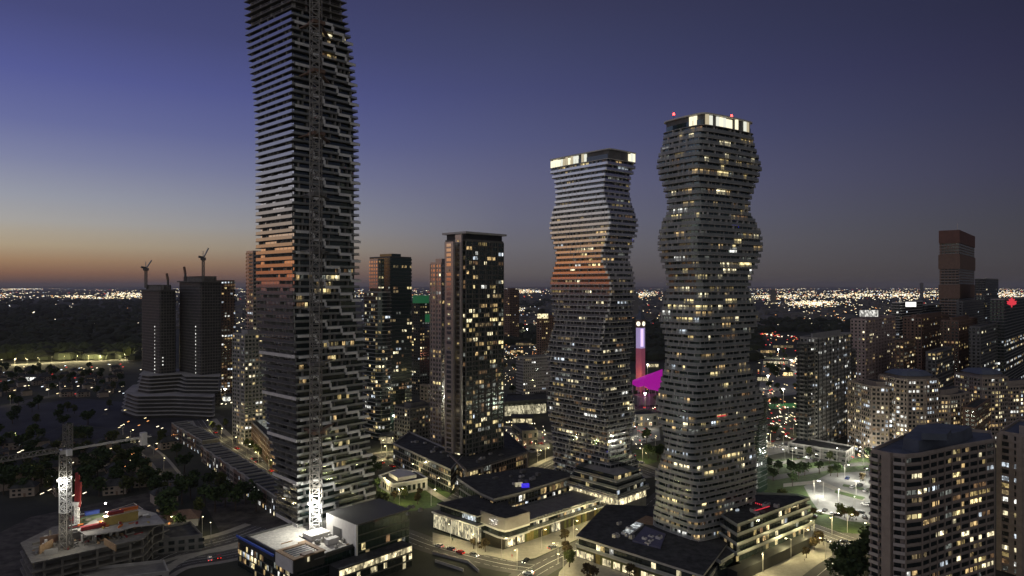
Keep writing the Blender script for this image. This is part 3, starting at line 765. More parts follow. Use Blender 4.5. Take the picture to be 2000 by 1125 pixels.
b = MB(); p = add(lw[3], U, 0); q = add(lw[0], V, 14); b.beam((p[0]-.6, p[1]-.2, 13.1), (q[0]-.6, q[1]-.2, 13.1), .5, 0, .9); b.build('blue_edge', bluep, pod)
# things lying on the podium roof
def onroof(px, py, z=13.0): return G(px, py, z)
def crate(name, label, cat, px, py, sx, sy, h, m, ang=43, z=13.02, lid=None):
    x, y = onroof(px, py, z); T = thing(name, label, cat, (x, y, z), rz=math.radians(90-ang))
    b = MB(); b.box((0, 0), sx, sy, .15, h); b.build('body', m, T, org=(0, 0, 0))
    b = MB(); b.box((0, 0), sx+.1, sy+.1, h+.002, h+.14); b.build('top', lid or m, T, org=(0, 0, 0))
    for dx in (-sx*.35, sx*.35):
        b = MB(); b.box((dx, 0), .25, sy*.95, 0, .15); b.build('skid', darksteel, T, org=(0, 0, 0))
    return T
crate('crane_base_block', 'large white concrete ballast block under the floodlit crane mast', 'base block', 618, 1048, 9, 7, 1.9, concl)
crate('site_container', 'grey white site container beside the ballast block on the podium roof', 'container', 648, 1062, 5.2, 2.6, 2.4, concl)
crate('site_container', 'small pale blue toilet cabin standing at the back edge of the podium roof', 'container', 655, 1026, 2.4, 2.4, 2.8, mat('pale blue plastic', (.35, .42, .60)))
crate('formwork_stack', 'low stack of pale formwork panels near the white end wall', 'stack', 700, 1046, 9, 4.5, .9, gravel)
crate('formwork_stack', 'small timber pallet lying left of the ballast block', 'stack', 592, 1062, 3.4, 2.4, .6, wood)
crate('site_hut', 'dark hut with a lit doorway at the front corner of the podium roof', 'hut', 600, 1092, 4.6, 3, 2.4, brown)
x, y = G(606, 1088, 14); tag(inst('lit_doorway', unit(LIT['warm'][2]), None, (x, y-2.2, 13.1), (1.0, .15, 1.9), .8), 'small glowing doorway panel leaning on the dark roof hut', 'doorway')
for i, (px, py, l, a) in enumerate(((560, 1060, 5, 43), (575, 1072, 4, -40), (610, 1075, 6, 50), (640, 1082, 6, 43), (690, 1060, 7, 43), (720, 1052, 6, -45), (670, 1070, 4, 20), (590, 1050, 5, -47), (735, 1046, 5, 40), (625, 1090, 5, 43))):
    x, y = onroof(px, py); d = az(a); b = MB(); b.beam((x-d[0]*l/2, y-d[1]*l/2, 13.15), (x+d[0]*l/2, y+d[1]*l/2, 13.15), .4, 0, .28)
    tag(b.build('timber_beam', (wood, concd, gravel, darksteel)[i % 4]), 'loose building timber or steel beam lying on the floodlit podium roof', 'beam', 'loose beams on the podium roof')

# ================================================================== generic towers from the photograph
def T_(name, label, cx, xl, xr, yt, D, u=43, v=-47, z0=0, pl=None, **k):
    p = pl or QUAD(cx, xl, xr, D, az(u), az(v))
    return tower(name, label, p, ZY(yt, D), z0=z0, **k)
# dark slab tower with podium, centre
c = T_('apartment_tower', 'dark gridded tower with a flat projecting roof cap and reflecting silver left corner', 910, 870, 983, 470, 432, wall=concs, win=glassg, slab=concd, bay=2.6, wf=.8, hf=.68, sill=.5, lit=.18, pal='mixed', piers=5.2, pw=.45, pierm=concd, maxlit=290, roof='none', fh=3.05)
p = QUAD(910, 870, 983, 432)
MB().prism(offset(p, -.6), ZY(470, 432)+.01, ZY(456, 432)).build('crown_wall', blackp, c[0])
MB().prism(offset(p, 1.6), ZY(456, 432)+.02, ZY(452, 432)).build('roof_cap', steel, c[0])
# silver left strips, reflecting the west
z = 14
for xa, xb, yt in ((872, 888, 472), (892, 904, 458)):
    pl = QUAD(xb, xa, xb+3, 431, wr=1.2); pl = [add(q, V, .9) if False else add(q, U, -1.3) for q in pl]
    MB().prism(pl, 16, ZY(yt, 432)).build('corner_strip', glassw, c[0])
    me = MB().box((0, 0), math.hypot(pl[3][0]-pl[0][0], pl[3][1]-pl[0][1])*.55, .15, 0, 1.9).mesh('strip_window', glassm)
    mx = ((pl[3][0]+pl[0][0])/2, (pl[3][1]+pl[0][1])/2); ang = math.atan2(pl[0][1]-pl[3][1], pl[0][0]-pl[3][0]); nx, ny = math.sin(ang), -math.cos(ang)
    zz = 17
    while zz < ZY(yt, 432)-3:
        inst('strip_window', me if RN.random() > .17 else unit(pick('mixed')), c[0], (mx[0]+nx*.08, mx[1]+ny*.08, zz), (1, 1, 1) if True else 1, ang, org=c[1]); zz += 3.05
T_('apartment_tower', 'narrower tower half hidden behind the dark gridded one, its top glowing copper', 862, 841, 880, 515, 470, wall=glassw, win=glassm, bay=3, wf=.6, lit=.14, slab=glassw, piers=6, maxlit=90, roof='box', fh=3.05)
# its podium with pale window frames
pp = RP(14, [(880, 893), (905, 921), (1035, 884), (1000, 845), (905, 850)])
pd = tower('podium_building', 'four storey podium with large pale rectangular frames around its windows', RP(14, [(877, 886), (912, 922), (1032, 884), (985, 842)]), 14, fh=3.5, wall=brown, bay=2.4, wf=.75, hf=.72, lit=.25, pal='mixed', slab=darksteel, roof='none', maxlit=60)
q = pd[1]; fr = RP(14, [(877, 886), (912, 922), (1032, 884), (985, 842)])
near = min(fr, key=lambda a_: a_[1]); i0 = fr.index(near); nxt = fr[(i0+1) % 4]; prv = fr[i0-1]
def frame(T, a, c_, t0, t1, z0, z1, m, th=.6):
    A_ = (a[0]+(c_[0]-a[0])*t0, a[1]+(c_[1]-a[1])*t0); B_ = (a[0]+(c_[0]-a[0])*t1, a[1]+(c_[1]-a[1])*t1); ang = math.atan2(B_[1]-A_[1], B_[0]-A_[0]); nx, ny = math.sin(ang)*.4, -math.cos(ang)*.4; l = math.hypot(B_[0]-A_[0], B_[1]-A_[1]); b = MB()
    mid = ((A_[0]+B_[0])/2+nx, (A_[1]+B_[1])/2+ny)
    b.box(mid, l, .8, z0, z0+th, ang); b.box(mid, l, .8, z1-th, z1, ang)
    b.box((A_[0]+nx, A_[1]+ny), th, .8, z0+th, z1-th, ang); b.box((B_[0]+nx, B_[1]+ny), th, .8, z0+th, z1-th, ang)
    b.build('window_frame', m, T)
frame(pd[0], near, nxt, .02, .22, 3.6, 14.3, tan); frame(pd[0], near, nxt, .36, .97, 4.2, 14.3, tan); frame(pd[0], prv, near, .05, .95, 3.6, 14.3, tan)
tower('podium_building', 'long dark podium wing running left behind the street with thin white roof rails', RP(13, [(768, 868), (880, 920), (905, 892), (800, 845)]), 13, fh=3.2, wall=blackp, bay=3, wf=.7, hf=.6, lit=.16, pal='dim', slab=conc, roof='none', maxlit=50)
# lobed green glass pair, left of centre
T_('apartment_tower', 'green glass tower with a rounded crown and copper tinted left corner', 762, 722, 803, 503, 560, wall=glassg, win=glassg, bay=2.8, wf=.7, hf=.62, lit=.2, pal='mixed', slab=darksteel, maxlit=170, roof='box', fh=2.95)
x = T_('apartment_tower', 'lower curved glass block in front of the green glass tower with many pale balconies', 742, 706, 768, 572, 535, pl=rounded(QUAD(742, 706, 768, 535), 6), wall=glassg, win=glass, bay=2.8, wf=.7, hf=.6, lit=.24, pal='mixed', slab=conc, ledge=.9, th=.3, maxlit=170, roof='box', fh=2.95)
T_('apartment_tower', 'copper topped narrow tower slice standing against the left edge of the green glass tower', 738, 722, 750, 508, 566, u=43, wall=glassw, win=glassm, bay=3, wf=.55, lit=.1, slab=glassw, maxlit=30, roof='none')
g_ = T_('apartment_tower', 'distant tower with a green lit crown between two nearer towers', 820, 798, 845, 592, 760, wall=blackp, win=glassg, bay=3.4, lit=.16, pal='mixed', maxlit=80, roof='none')
for px, py, w_ in ((822, 585, 30), (836, 622, 10)):
    x, y = AT(px, 757); b = MB(); b.box((x, y), w_/F*760, 8, ZY(py+7, 757), ZY(py-8, 757)); b.build('crown_light', greenl, g_[0])
# left group
tA = None
def site_tower(label, cx, xl, xr, yt, D, rowx):
    p = rounded(QUAD(cx, xl, xr, D, wl=None), 2.5, 3); zt = ZY(yt, D)
    x = tower('unfinished_tower', label, p, zt, fh=2.95, wall=concs, win=blackp, bay=2.6, wf=.72, hf=.7, lit=0, slab=concd, ledge=.5, th=.3, roof='none', maxlit=0, cat='unfinished tower')
    MB().prism(offset(p, 2.2), zt+1.2, zt+2.4).build('formwork_deck', concd, x[0])
    MB().prism(offset(p, -5), zt+2.4, zt+7).build('core_wall', rawc, x[0])
    for px, y0, y1 in rowx:
        for py in range(y0, y1, 7):
            pt = None; seg, tot = walk_path(p); s = 0
            while s < tot:
                pp_, ang = sample(seg, s)
                if seen(pp_, ang) and abs(1000+pp_[0]/pp_[1]*F-px) < .8: pt = (pp_, ang); break
                s += .3
            if pt:
                nx, ny = math.sin(pt[1]), -math.cos(pt[1]); inst('hoist_lamp', unit(LIT['white'][0]), x[0], (pt[0][0]+nx*.6, pt[0][1]+ny*.6, ZY(py, D)), (.9, .2, 1.2), pt[1], org=x[1])
    return x
sA = site_tower('left dark unfinished tower with a column of work lamps, in the pair with cranes', 312, 276, 344, 570, 690, ((304, 640, 790), (318, 700, 720)))
sB = site_tower('right dark unfinished tower with a flat deck on top, in the pair with cranes', 392, 349, 433, 553, 680, ((384, 640, 800),))
wp = thing('terraced_podium', 'curved terraced concrete podium in white bands under the two unfinished towers', 'building', (*AT(320, 690), 0))
for k in range(11):
    z = k*3.0; s_ = k*1.0
    if k < 6: pts = [(238+k*1.5, 0), (268, -26), (340, -22), (416, -30), (418, 25), (330, 60), (262, 50)]
    else: pts = [(266+(k-6)*2, 0), (292, -14+(k-6)), (345+(k-6)*3, -2+(k-6)*2), (362, -12), (428, -14), (428, 25), (330, 50), (285, 40)]
    pl = ccw([AT(px, 655+dy+s_*3) for px, dy in pts]); pl = rounded(pl, 2.5, 2)
    MB().prism(offset(pl, 1.2), z+2.6, z+3.0).build('terrace_slab', conc if k > 5 else MATS.get('edge grey') or mat('edge grey', (.30, .29, .27), var=.4, vs=.05), wp)
    MB().prism(offset(pl, -1), z, z+2.6, cap=False).build('terrace_wall', blackp, wp)
T_('apartment_block', 'dotted brown apartment block right behind the unfinished pair', 432, 414, 458, 549, 735, wall=brown, win=glass, bay=3.2, lit=.42, pal='white', maxlit=170, roof='none', slab=brown)
T_('apartment_tower', 'slim far tower with saw-tooth balconies peeking out left of the tallest tower', 494, 481, 512, 492, 560, wall=glassw, win=glass, bay=3.2, lit=.12, pal='mixed', slab=glassw, ledge=.2, balc=6, balm=glassw, maxlit=60, roof='none')
T_('apartment_block', 'mid-rise block with pale piers left of the tallest tower', 478, 455, 520, 655, 520, wall=conc, win=glassg, bay=2.8, wf=.7, lit=.22, pal='warm', slab=conc, piers=5.6, maxlit=90)
lt = tower('apartment_block', 'long low apartment building along the street with a lit white roof terrace', RP(17, [(455, 788), (545, 880), (600, 860), (505, 775)]), 17, fh=3.1, wall=brown, win=glass, bay=2.6, wf=.55, lit=.08, pal='mixed', slab=conc, piers=5, maxlit=40, roof='none')
b = MB(); pl = RP(17.4, [(478, 802), (522, 838), (530, 832), (488, 797)]); b.prism(pl, 17.1, 17.9); b.build('glowing_terrace', litmat('terrace glow', (.85, .9, .8), .28), lt[0])  # terrace slab glows itself in place of being lit by lamps
T_('apartment_block', 'low dark block in the gap under the green glass towers', 800, 770, 850, 800, 520, wall=concd, bay=3, lit=.12, pal='mixed', maxlit=30)
T_('office_block', 'tan blank-walled block between the green glass pair and the dark gridded tower', 835, 820, 842, 755, 560, wall=tan, bay=4, lit=.02, maxlit=5)
# centre gap
T_('civic_building', 'pale gridded office slab with brown corner left of the slimmer wavy tower', 1022, 1008, 1085, 700, 690, wall=conc, win=glass, bay=2.4, wf=.7, hf=.45, lit=.07, pal='white', slab=conc, maxlit=50, roof='none', u=60, v=-30)
T_('apartment_tower', 'reddish distant apartment tower with an amber lit top beside the slimmer wavy tower', 1058, 1048, 1088, 622, 900, wall=brown, bay=4, lit=.12, pal='warm', maxlit=40)
x, y = AT(1060, 896); tag(inst('rooftop_sign', unit(shop), None, (x, y, ZY(622, 896)), (14, 1, 6), 0), 'glowing amber rooftop box on the reddish distant tower', 'sign')
T_('apartment_tower', 'dim far tower right of the dark gridded one at the horizon', 995, 984, 1014, 566, 1500, wall=brown, bay=5, fh=4, lit=.06, pal='dim', maxlit=25)
hall = tower('glass_hall', 'long low hall with one bright white band of windows', RP(12, [(985, 787), (1068, 781), (1068, 768), (990, 772)]), 12, fh=6, wall=blackp, lit=0, bay=5, maxlit=0, roof='none')
a, c_ = G(986, 800, 8), G(1066, 794, 8); ang = math.atan2(c_[1]-a[1], c_[0]-a[0]); l = math.hypot(c_[0]-a[0], c_[1]-a[1])
for i in range(13):
    t = (i+.5)/13; inst('lit_window', unit(shopw), hall[0], (a[0]+(c_[0]-a[0])*t, a[1]+(c_[1]-a[1])*t-2, 2.5), (l/13*.9, 1, 8.5), ang, org=hall[1])
for lab, cx, xl, xr, yt, D, lt_ in (('low retail block with lit shopfront behind the glass hall', 1020, 1000, 1050, 850, 520, .3), ('low row of lit square windows right of the slimmer wavy tower', 1240, 1225, 1285, 818, 590, .7)):
    T_('retail_block', lab, cx, xl, xr, yt-6, D, wall=concd, fh=5, bay=4, wf=.6, hf=.6, lit=lt_, pal='warm', maxlit=20, roof='none', u=75, v=-15)
# ================================================================== clock tower and magenta canopy
CT = 760; cp = AT(1251, CT)
ctw = thing('clock_tower', 'square clock tower washed violet and red, with two glowing round clock faces', 'clock tower', (*cp, 0))
A45 = math.radians(45)
def sq(w): return [(cp[0]+w/2*1.414*math.cos(A45*2*i-math.pi/2), cp[1]+w/2*1.414*math.sin(A45*2*i-math.pi/2)) for i in range(4)]
magw = mat('magenta glowing masonry', (.35, .20, .17), emit=(.6, .08, .25), es=.16)  # magenta floodlight wash put into the masonry as emission
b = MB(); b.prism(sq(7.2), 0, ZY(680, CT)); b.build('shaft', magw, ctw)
b = MB(); b.prism(sq(7.0), ZY(680, CT), ZY(640, CT)); b.build('belfry', mat('violet glowing masonry', (.4, .38, .4), emit=(.5, .40, .8), es=.45), ctw)  # violet wash of light put into the belfry walls as emission
b = MB(); b.prism(sq(7.8), ZY(640, CT), ZY(624, CT)); b.build('clock_stage', brown, ctw)
b = MB(); b.prism(sq(8.6), ZY(624, CT), ZY(606, CT), p2=sq(.6)); b.build('roof', roofb, ctw)
for (px, ya, yb, w_) in ((1254, 677, 642, 3),):
    x, y = AT(px, CT-8); b = MB(); b.box((x, y), w_, .5, ZY(ya, CT-8), ZY(yb, CT-8), 0); b.build('lit_screen', vio, ctw)
for k, sg in enumerate((-1, 1)):
    cxx = cp[0]+sg*2.45; cyy = cp[1]-2.45*1.0-2.2; zz = ZY(632, CT)
    d = Vector((sg*.707, -.707, 0)); tvec = Vector((.707, sg*.707, 0)); b = MB(); ring = []
    c0 = Vector((cp[0], cp[1], zz))+d*4.0
    i = len(b.v); m_ = 16
    for e in (0, .35):
        for j in range(m_): b.v.append(tuple(c0+d*e+tvec*(2.5*math.cos(6.2832*j/m_))+Vector((0, 0, 2.5*math.sin(6.2832*j/m_)))))
    b.f.append(tuple(range(m_, 2*m_))); b.m.append(0)
    for j in range(m_): b.f.append((j, (j+1) % m_, m_+(j+1) % m_, m_+j)); b.m.append(0)
    fc = b.build('clock_face', litmat('clock face light %d' % k, (1, .95, .72), 1.6, room=False), ctw)
    b = MB(); e_ = c0+d*.5; b.beam(tuple(e_), tuple(e_+Vector((0, 0, 2.2))), .35); b.beam(tuple(e_), tuple(e_+tvec*1.5), .4); b.build('clock_hand', blackp, fc, org=parent_org(ctw))
cn = thing('fabric_canopy', 'magenta lit sloping fabric roof in front of the clock tower', 'canopy', (*AT(1265, 690), 0))
def c3(px, py, D): x, y = AT(px, D); return (x, y, ZY(py, D))
lo_ = [c3(*q_) for q_ in ((1235, 750, 690), (1246, 756, 690), (1258, 753, 690), (1268, 760, 690), (1280, 762, 691), (1293, 766, 692))]
hi_ = [c3(*q_) for q_ in ((1236, 744, 712), (1248, 738, 714), (1260, 733, 716), (1272, 729, 718), (1283, 725, 720), (1294, 721, 722))]
b = MB()
for i in range(5):
    for j in range(4):
        def q(u_, v_): a, c_ = lo_[u_], hi_[u_]; return (a[0]+(c_[0]-a[0])*v_, a[1]+(c_[1]-a[1])*v_, a[2]+(c_[2]-a[2])*v_+2.2*math.sin(v_*math.pi))
        b.quad(q(i, j/4), q(i+1, j/4), q(i+1, (j+1)/4), q(i, (j+1)/4))
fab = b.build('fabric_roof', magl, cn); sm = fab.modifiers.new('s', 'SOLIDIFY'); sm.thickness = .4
for p_ in lo_+hi_: b = MB(); b.beam((p_[0], p_[1], 0), (p_[0], p_[1], p_[2]), .5); b.build('post', concd, cn)
A_ = AT(1240, 695)
b = MB(); b.box((A_[0]+16, A_[1]+14), 28, 16, 0, 9, .3); b.build('stage_wall', concd, cn)
# ================================================================== right hand towers
slimT = T_('skyscraper', 'very tall far tower on the right with an orange brown crown and white striped floors', 1873, 1835, 1903, 452, 900, u=40, v=-50, wall=brown, win=glass, bay=4, wf=.9, hf=.5, fh=3.6, lit=.0, slab=conc, ledge=.4, th=.5, maxlit=0, roof='none', cat='skyscraper')
pl = QUAD(1873, 1835, 1903, 900, az(40), az(-50))
MB().prism(offset(pl, .8), ZY(474, 900), ZY(449, 900)).build('crown', mat('sunset tinted brown panel', (.17, .085, .06), var=.2, vs=.1), slimT[0])  # brown panel with the sunset glow put into its base colour
MB().prism(offset(pl, 1.2), ZY(525, 900), ZY(497, 900)).build('dark_band', brown, slimT[0])
MB().prism(offset(pl, 1.0), ZY(582, 900), ZY(556, 900)).build('dark_band', brown, slimT[0])
b = MB(); x, y = AT(1870, 905); b.beam((x, y, ZY(449, 900)), (x, y, ZY(436, 900)), .6); b.build('flagpole', steel, slimT[0])
T_('apartment_tower', 'slim tower with a stepped top and white lit balconies right beside the orange crowned skyscraper', 1925, 1904, 1950, 545, 880, wall=blackp, bay=3.5, lit=.2, pal='white', slab=conc, maxlit=70)
T_('office_block', 'wide grey blank office block under the orange crowned skyscraper', 1880, 1868, 1958, 590, 780, wall=concd, bay=4, lit=.06, pal='white', maxlit=30, roof='none')
T_('apartment_tower', 'bright glass tower with a red lit sign on its roof at the right edge', 1962, 1935, 2006, 586, 660, wall=blackp, win=glassg, bay=3, lit=.42, pal='white', slab=conc, maxlit=220, roof='box')
x, y = AT(1976, 650); sg = thing('rooftop_sign', 'red glowing leaf shaped sign on the bright glass tower roof', 'sign', (x, y, ZY(600, 655)))
b = MB(); i = 0; pts = [(0, 5.5), (1.2, 3.4), (2.6, 4), (2.3, 1.8), (4.6, 2), (3.8, .4), (4.4, -.6), (1.8, -2), (.4, -2), (.3, -4), (-.3, -4), (-.4, -2), (-1.8, -2), (-4.4, -.6), (-3.8, .4), (-4.6, 2), (-2.3, 1.8), (-2.6, 4), (-1.2, 3.4)]
zc = ZY(592, 650); k = len(pts)
b.v = [(x+a*1.0, y-.4, zc+c_*1.0) for a, c_ in pts]+[(x+a, y+.4, zc+c_) for a, c_ in pts]
b.f = [tuple(range(k)), tuple(range(2*k-1, k-1, -1))]+[((j+1) % k, j, k+j, k+(j+1) % k) for j in range(k)]; b.m = [0]*len(b.f)
b.build('sign_face', redl, sg); b = MB(); b.beam((x, y+.8, zc-8), (x, y+.8, zc+2), .5); b.build('sign_post', darksteel, sg)
T_('office_tower', 'dark tower with white striped balcony edges and a white lit rooftop sign', 1757, 1742, 1802, 592, 760, wall=blackp, bay=4, lit=.08, pal='white', slab=concl, ledge=.6, th=.4, maxlit=40, roof='none')
x, y = AT(1779, 755); tag(inst('rooftop_sign', unit(signw), None, (x, y, ZY(599, 755)), (11, .6, 5), 0), 'small white backlit sign board on the white striped tower', 'sign')
x, y = AT(1745, 755)
T_('office_tower', 'low dark striped slab between the striped tower and the tall skyscraper', 1810, 1796, 1838, 597, 830, wall=blackp, bay=4, lit=.10, pal='white', slab=conc, maxlit=40, roof='none')
T_('apartment_tower', 'brown tower with warm lit upper windows left of the wide grey block', 1800, 1764, 1852, 622, 690, wall=brown, win=glass, bay=3.2, lit=.16, pal='warm', slab=brown, maxlit=170, piers=6.4)
T_('apartment_tower', 'brown tower with many amber windows in two columns near the grey office block', 1872, 1838, 1908, 628, 640, wall=brown, win=glass, bay=3, lit=.34, pal='warm', slab=brown, maxlit=170, piers=6)
T_('apartment_tower', 'dark tower behind the right hip-roofed block', 1915, 1893, 1950, 640, 600, wall=concd, win=glass, bay=3.2, lit=.15, pal='mixed', maxlit=90)
r2 = T_('apartment_tower', 'rose grey tower with a white lit crown panel and dark square windows', 1690, 1662, 1748, 625, 600, wall=pink, win=glass, bay=3.0, wf=.5, hf=.5, lit=.10, pal='warm', slab=pink, maxlit=120, piers=9, roof='tall')
x, y = AT(1697, 585); tag(inst('lit_crown_panel', unit(litmat('pale crown light', (.95, .93, .85), .8)), None, (x, y, ZY(618, 590)), (15, 2.5, 5.5), .1), 'pale glowing crown panel on the roof of the rose grey tower', 'sign')
T_('apartment_tower', 'grey tower with pale square window grid and dark left flank beside the wavy tower', 1598, 1562, 1662, 662, 512, wall=conc, win=glass, bay=2.6, wf=.55, hf=.55, lit=.17, pal='white', slab=conc, piers=8, pierm=blackp, maxlit=200)
T_('apartment_tower', 'dark saw-toothed tower flank directly left of the pale window grid tower', 1578, 1557, 1600, 672, 506, wall=blackp, win=glass, bay=3, lit=.16, pal='mixed', slab=concd, balc=7, balm=concd, maxlit=40, roof='none')  # flank in plain black cladding
T_('apartment_tower', 'tower with olive grey bays between the pale grid tower and the rose grey tower', 1640, 1632, 1672, 690, 560, wall=concd, bay=3, lit=.28, pal='mixed', maxlit=90)
T_('apartment_tower', 'slim dark tower with rounded top right against the base of the taller wavy tower', 1480, 1468, 1500, 782, 400, pl=rounded(QUAD(1480, 1466, 1500, 400), 3), wall=glassg, win=glassg, bay=2.6, lit=.06, pal='dim', maxlit=20, slab=darksteel, roof='none')
# two hip-roofed curved blocks
def curved(pxs, D, dep):
    f = [AT(px, D+dd) for px, dd in pxs]; return ccw(f+[add(f[-1], (0, 1), dep), add(f[0], (0, 1), dep)])
hk = dict(wall=tan, win=glass, bay=2.6, wf=.66, hf=.55, slab=tan, piers=9, pw=.8)
T_('hip_roofed_block', 'left wing of tan blocks, stepped lower, with bright white windows', 0, 0, 0, 758, 482, pl=curved(((1683, 18), (1702, 5), (1735, 1), (1752, 2)), 480, 20), lit=.36, pal='white', maxlit=150, roof='box', **hk)
T_('hip_roofed_block', 'middle tan block under the left slate blue hip roof', 0, 0, 0, 742, 474, pl=curved(((1750, 2), (1772, -4), (1808, -4), (1832, 2)), 474, 22), lit=.36, pal='white', maxlit=170, roof='hip', **hk)
T_('hip_roofed_block', 'right low wing beside the left hip-roofed block, with three bright top windows', 0, 0, 0, 774, 480, pl=curved(((1831, 3), (1855, 4), (1876, 10), (1893, 20)), 476, 18), lit=.34, pal='mixed', maxlit=130, roof='box', **hk)
T_('hip_roofed_block', 'left low wing of the amber windowed tan blocks near the right edge', 0, 0, 0, 772, 524, pl=curved(((1868, 12), (1884, 3), (1903, 0)), 522, 20), lit=.34, pal='warm', maxlit=120, roof='none', **hk)
T_('hip_roofed_block', 'tan block with amber windows under the right slate blue hip roof', 0, 0, 0, 738, 518, pl=curved(((1902, 0), (1918, -6), (1950, -6), (1968, 0)), 520, 22), lit=.34, pal='warm', maxlit=160, roof='hip', **hk)
T_('hip_roofed_block', 'amber windowed tan wing running out of the picture at the right edge', 0, 0, 0, 756, 524, pl=curved(((1967, 2), (1990, 4), (2025, 14)), 522, 20), lit=.34, pal='warm', maxlit=120, roof='box', **hk)
T_('apartment_tower', 'reddish brown tower between the rose grey tower and the left hip roof', 1765, 1748, 1790, 668, 600, wall=brown, bay=3, lit=.22, pal='mixed', maxlit=110)
T_('apartment_tower', 'grey brown tower rising right behind the left hip roof', 1828, 1808, 1862, 690, 560, wall=concd, bay=3, lit=.26, pal='warm', maxlit=110)
T_('apartment_block', 'plain brown block in the gap between the two hip-roofed blocks', 1905, 1880, 1960, 800, 470, wall=brown, bay=3, lit=.3, pal='warm', maxlit=90)
# ---- near apartment block
ZR = 58.5
npl = RP(ZR, [(1702, 882), (1738, 890), (1768, 893), (1800, 890), (1858, 877), (1941, 862), (1935, 846), (1832, 838), (1774, 850)])
near_b = tower('apartment_block', 'big near brown grey apartment block with rounded facade, dark roof and side balconies', npl, ZR, fh=2.9, z0=0, wall=mat('brown grey stucco', (.30, .25, .205), var=.15, vs=.3), win=glass, bay=2.7, wf=.82, hf=.52, sill=.85, lit=.0, slab=mat('brown grey floor edge', (.33, .28, .235), var=.2), ledge=.2, th=.4, piers=5.4, pw=.45, maxlit=0, roof='none', roofmat=roofb)
Tn, on_, fhn, nfn, _ = near_b
w0, w1, w2, w3, w4, w5 = [G(*q_, ZR) for q_ in ((1702, 882), (1738, 890), (1768, 893), (1800, 890), (1858, 877), (1941, 862))]
st = {'lit': 290, 'org': on_}; dk = MB()
for k in range(nfn): windows(Tn, offset([w2, w3, w4, w5], .0) if False else [w2, w3, w4, w5], fhn*k+.85, fhn*.52, 2.7, .8, .2, 'warm', dk, closed=False, state=st, proud=.16)
dk.build('bay_window', glass, Tn, kind='stuff')
def bal_col(T, org, a, c_, t, wl, zs, m, dp=1.5):
    ang = math.atan2(c_[1]-a[1], c_[0]-a[0]); nx, ny = math.sin(ang), -math.cos(ang)
    b = MB(); b.box((0, 0), wl, dp, 0, .22); b.box((0, -dp/2+.06), wl, .1, .22, 1.2); b.box((-wl/2+.05, 0), .1, dp, .22, 1.2); b.box((wl/2-.05, 0), .1, dp, .22, 1.2); me = b.mesh('balcony', m)
    p = (a[0]+(c_[0]-a[0])*t+nx*dp/2, a[1]+(c_[1]-a[1])*t+ny*dp/2)
    for z in zs: inst('balcony', me, T, (*p, z), rz=ang, org=org)
zs = [fhn*k+.03 for k in range(1, nfn)]
bal_col(Tn, on_, w0, w1, .25, 3.6, zs, mat('pale balcony', (.42, .38, .33), var=.1)); bal_col(Tn, on_, w1, w2, .6, 3.8, zs, MATS['pale balcony'])
b = MB(); ang = math.atan2(w1[1]-w0[1], w1[0]-w0[0]); p = ((w0[0]*.2+w1[0]*.8), (w0[1]*.2+w1[1]*.8)); b.box((p[0], p[1]-.6), 3.4, 1.6, 0, ZR+1.2, ang); b.build('blank_pier', MATS['brown grey stucco'], Tn)
rf = RP(ZR+1.2, [(1762, 872), (1795, 880), (1885, 858), (1900, 848), (1830, 842), (1790, 846)])
MB().prism(rf, ZR+.02, ZR+4.6, 0, p2=offset(rf, -.4)).build('roof_plant_room', roofb, Tn)
MB().prism(RP(ZR+5.5, [(1800, 856), (1850, 858), (1858, 848), (1815, 845)]), ZR+5.0, ZR+7.4, 0).build('roof_plant_room', roofb, Tn)
eb = tower('apartment_block', 'pale concrete block cut off by the right edge with a column of white lit windows', RP(58, [(1952, 846), (2075, 866), (2085, 830), (1990, 822)]), 58, fh=2.9, wall=tan, win=glass, bay=4.4, wf=.55, hf=.6, lit=.35, pal='white', slab=tan, piers=8, pierm=tan, pw=2, maxlit=60, roof='box', roofmat=roofb)

# ================================================================== podium of the slimmer twin
M2P = thing('shopping_podium', 'L-shaped podium with terraces, lit shopfronts and corner drum under the slimmer wavy tower', 'building', (*G(975, 1072), 0)); mo = parent_org(M2P)
ca = G(982, 1074); cb = G(1246, 984)
dU = Vector((cb[0]-ca[0], cb[1]-ca[1])); LU = dU.length; dU = tuple(dU.normalized()); dV = (-dU[1], dU[0])
def loc2(u_, v_): return (ca[0]+dU[0]*u_+dV[0]*v_, ca[1]+dU[1]*u_+dV[1]*v_)
def rect(u0, u1, v0, v1): return [loc2(u0, v0), loc2(u1, v0), loc2(u1, v1), loc2(u0, v1)]
MB().prism(rect(0, LU, 0, 18), 0, 5, 0, mt=1).build('ground_floor', [cladd, roofm], M2P)
MB().prism(rect(2, LU, .8, 17.5), 5, 8.6, 0, mt=1).build('middle_floor', [glass, roofm], M2P)
MB().prism(rect(0, LU, -1.0, 18), 8.6, 9.2, 0, mt=1).build('terrace_floor', [concl, concd], M2P)
MB().prism(rect(0, LU, -1.2, .5), 4.9, 5.5).build('white_ledge', concl, M2P)
b = MB(); b.ring(offset(rect(0, LU, -1, 18), -.05), offset(rect(0, LU, -1, 18), -.25), 9.2, 10.4); b.build('terrace_guard', glassk, M2P)
b = MB(); b.ring(offset(rect(0, LU, -1.1, .4), -.05), offset(rect(0, LU, -1.1, .4), -.2), 5.5, 6.6); b.build('balcony_guard', glassk, M2P)
ang = math.atan2(dU[1], dU[0])
for i in range(int(LU/1.5)):
    u_ = .8+i*1.5; p = loc2(u_, -.08)
    if u_ < 13: m = shop if i % 5 else cladd
    elif 31 < u_ < 37: m = shopw
    else: m = RN.choice((cladg, cladd, clady, cladg, cladd))
    inst('cladding_board' if m not in (shop, shopw) else 'shop_window', unit(m), M2P, (*p, .5 if m in (shop, shopw) else .12), (1.36, .16, 3.6 if m in (shop, shopw) else 4.7), ang, org=mo)
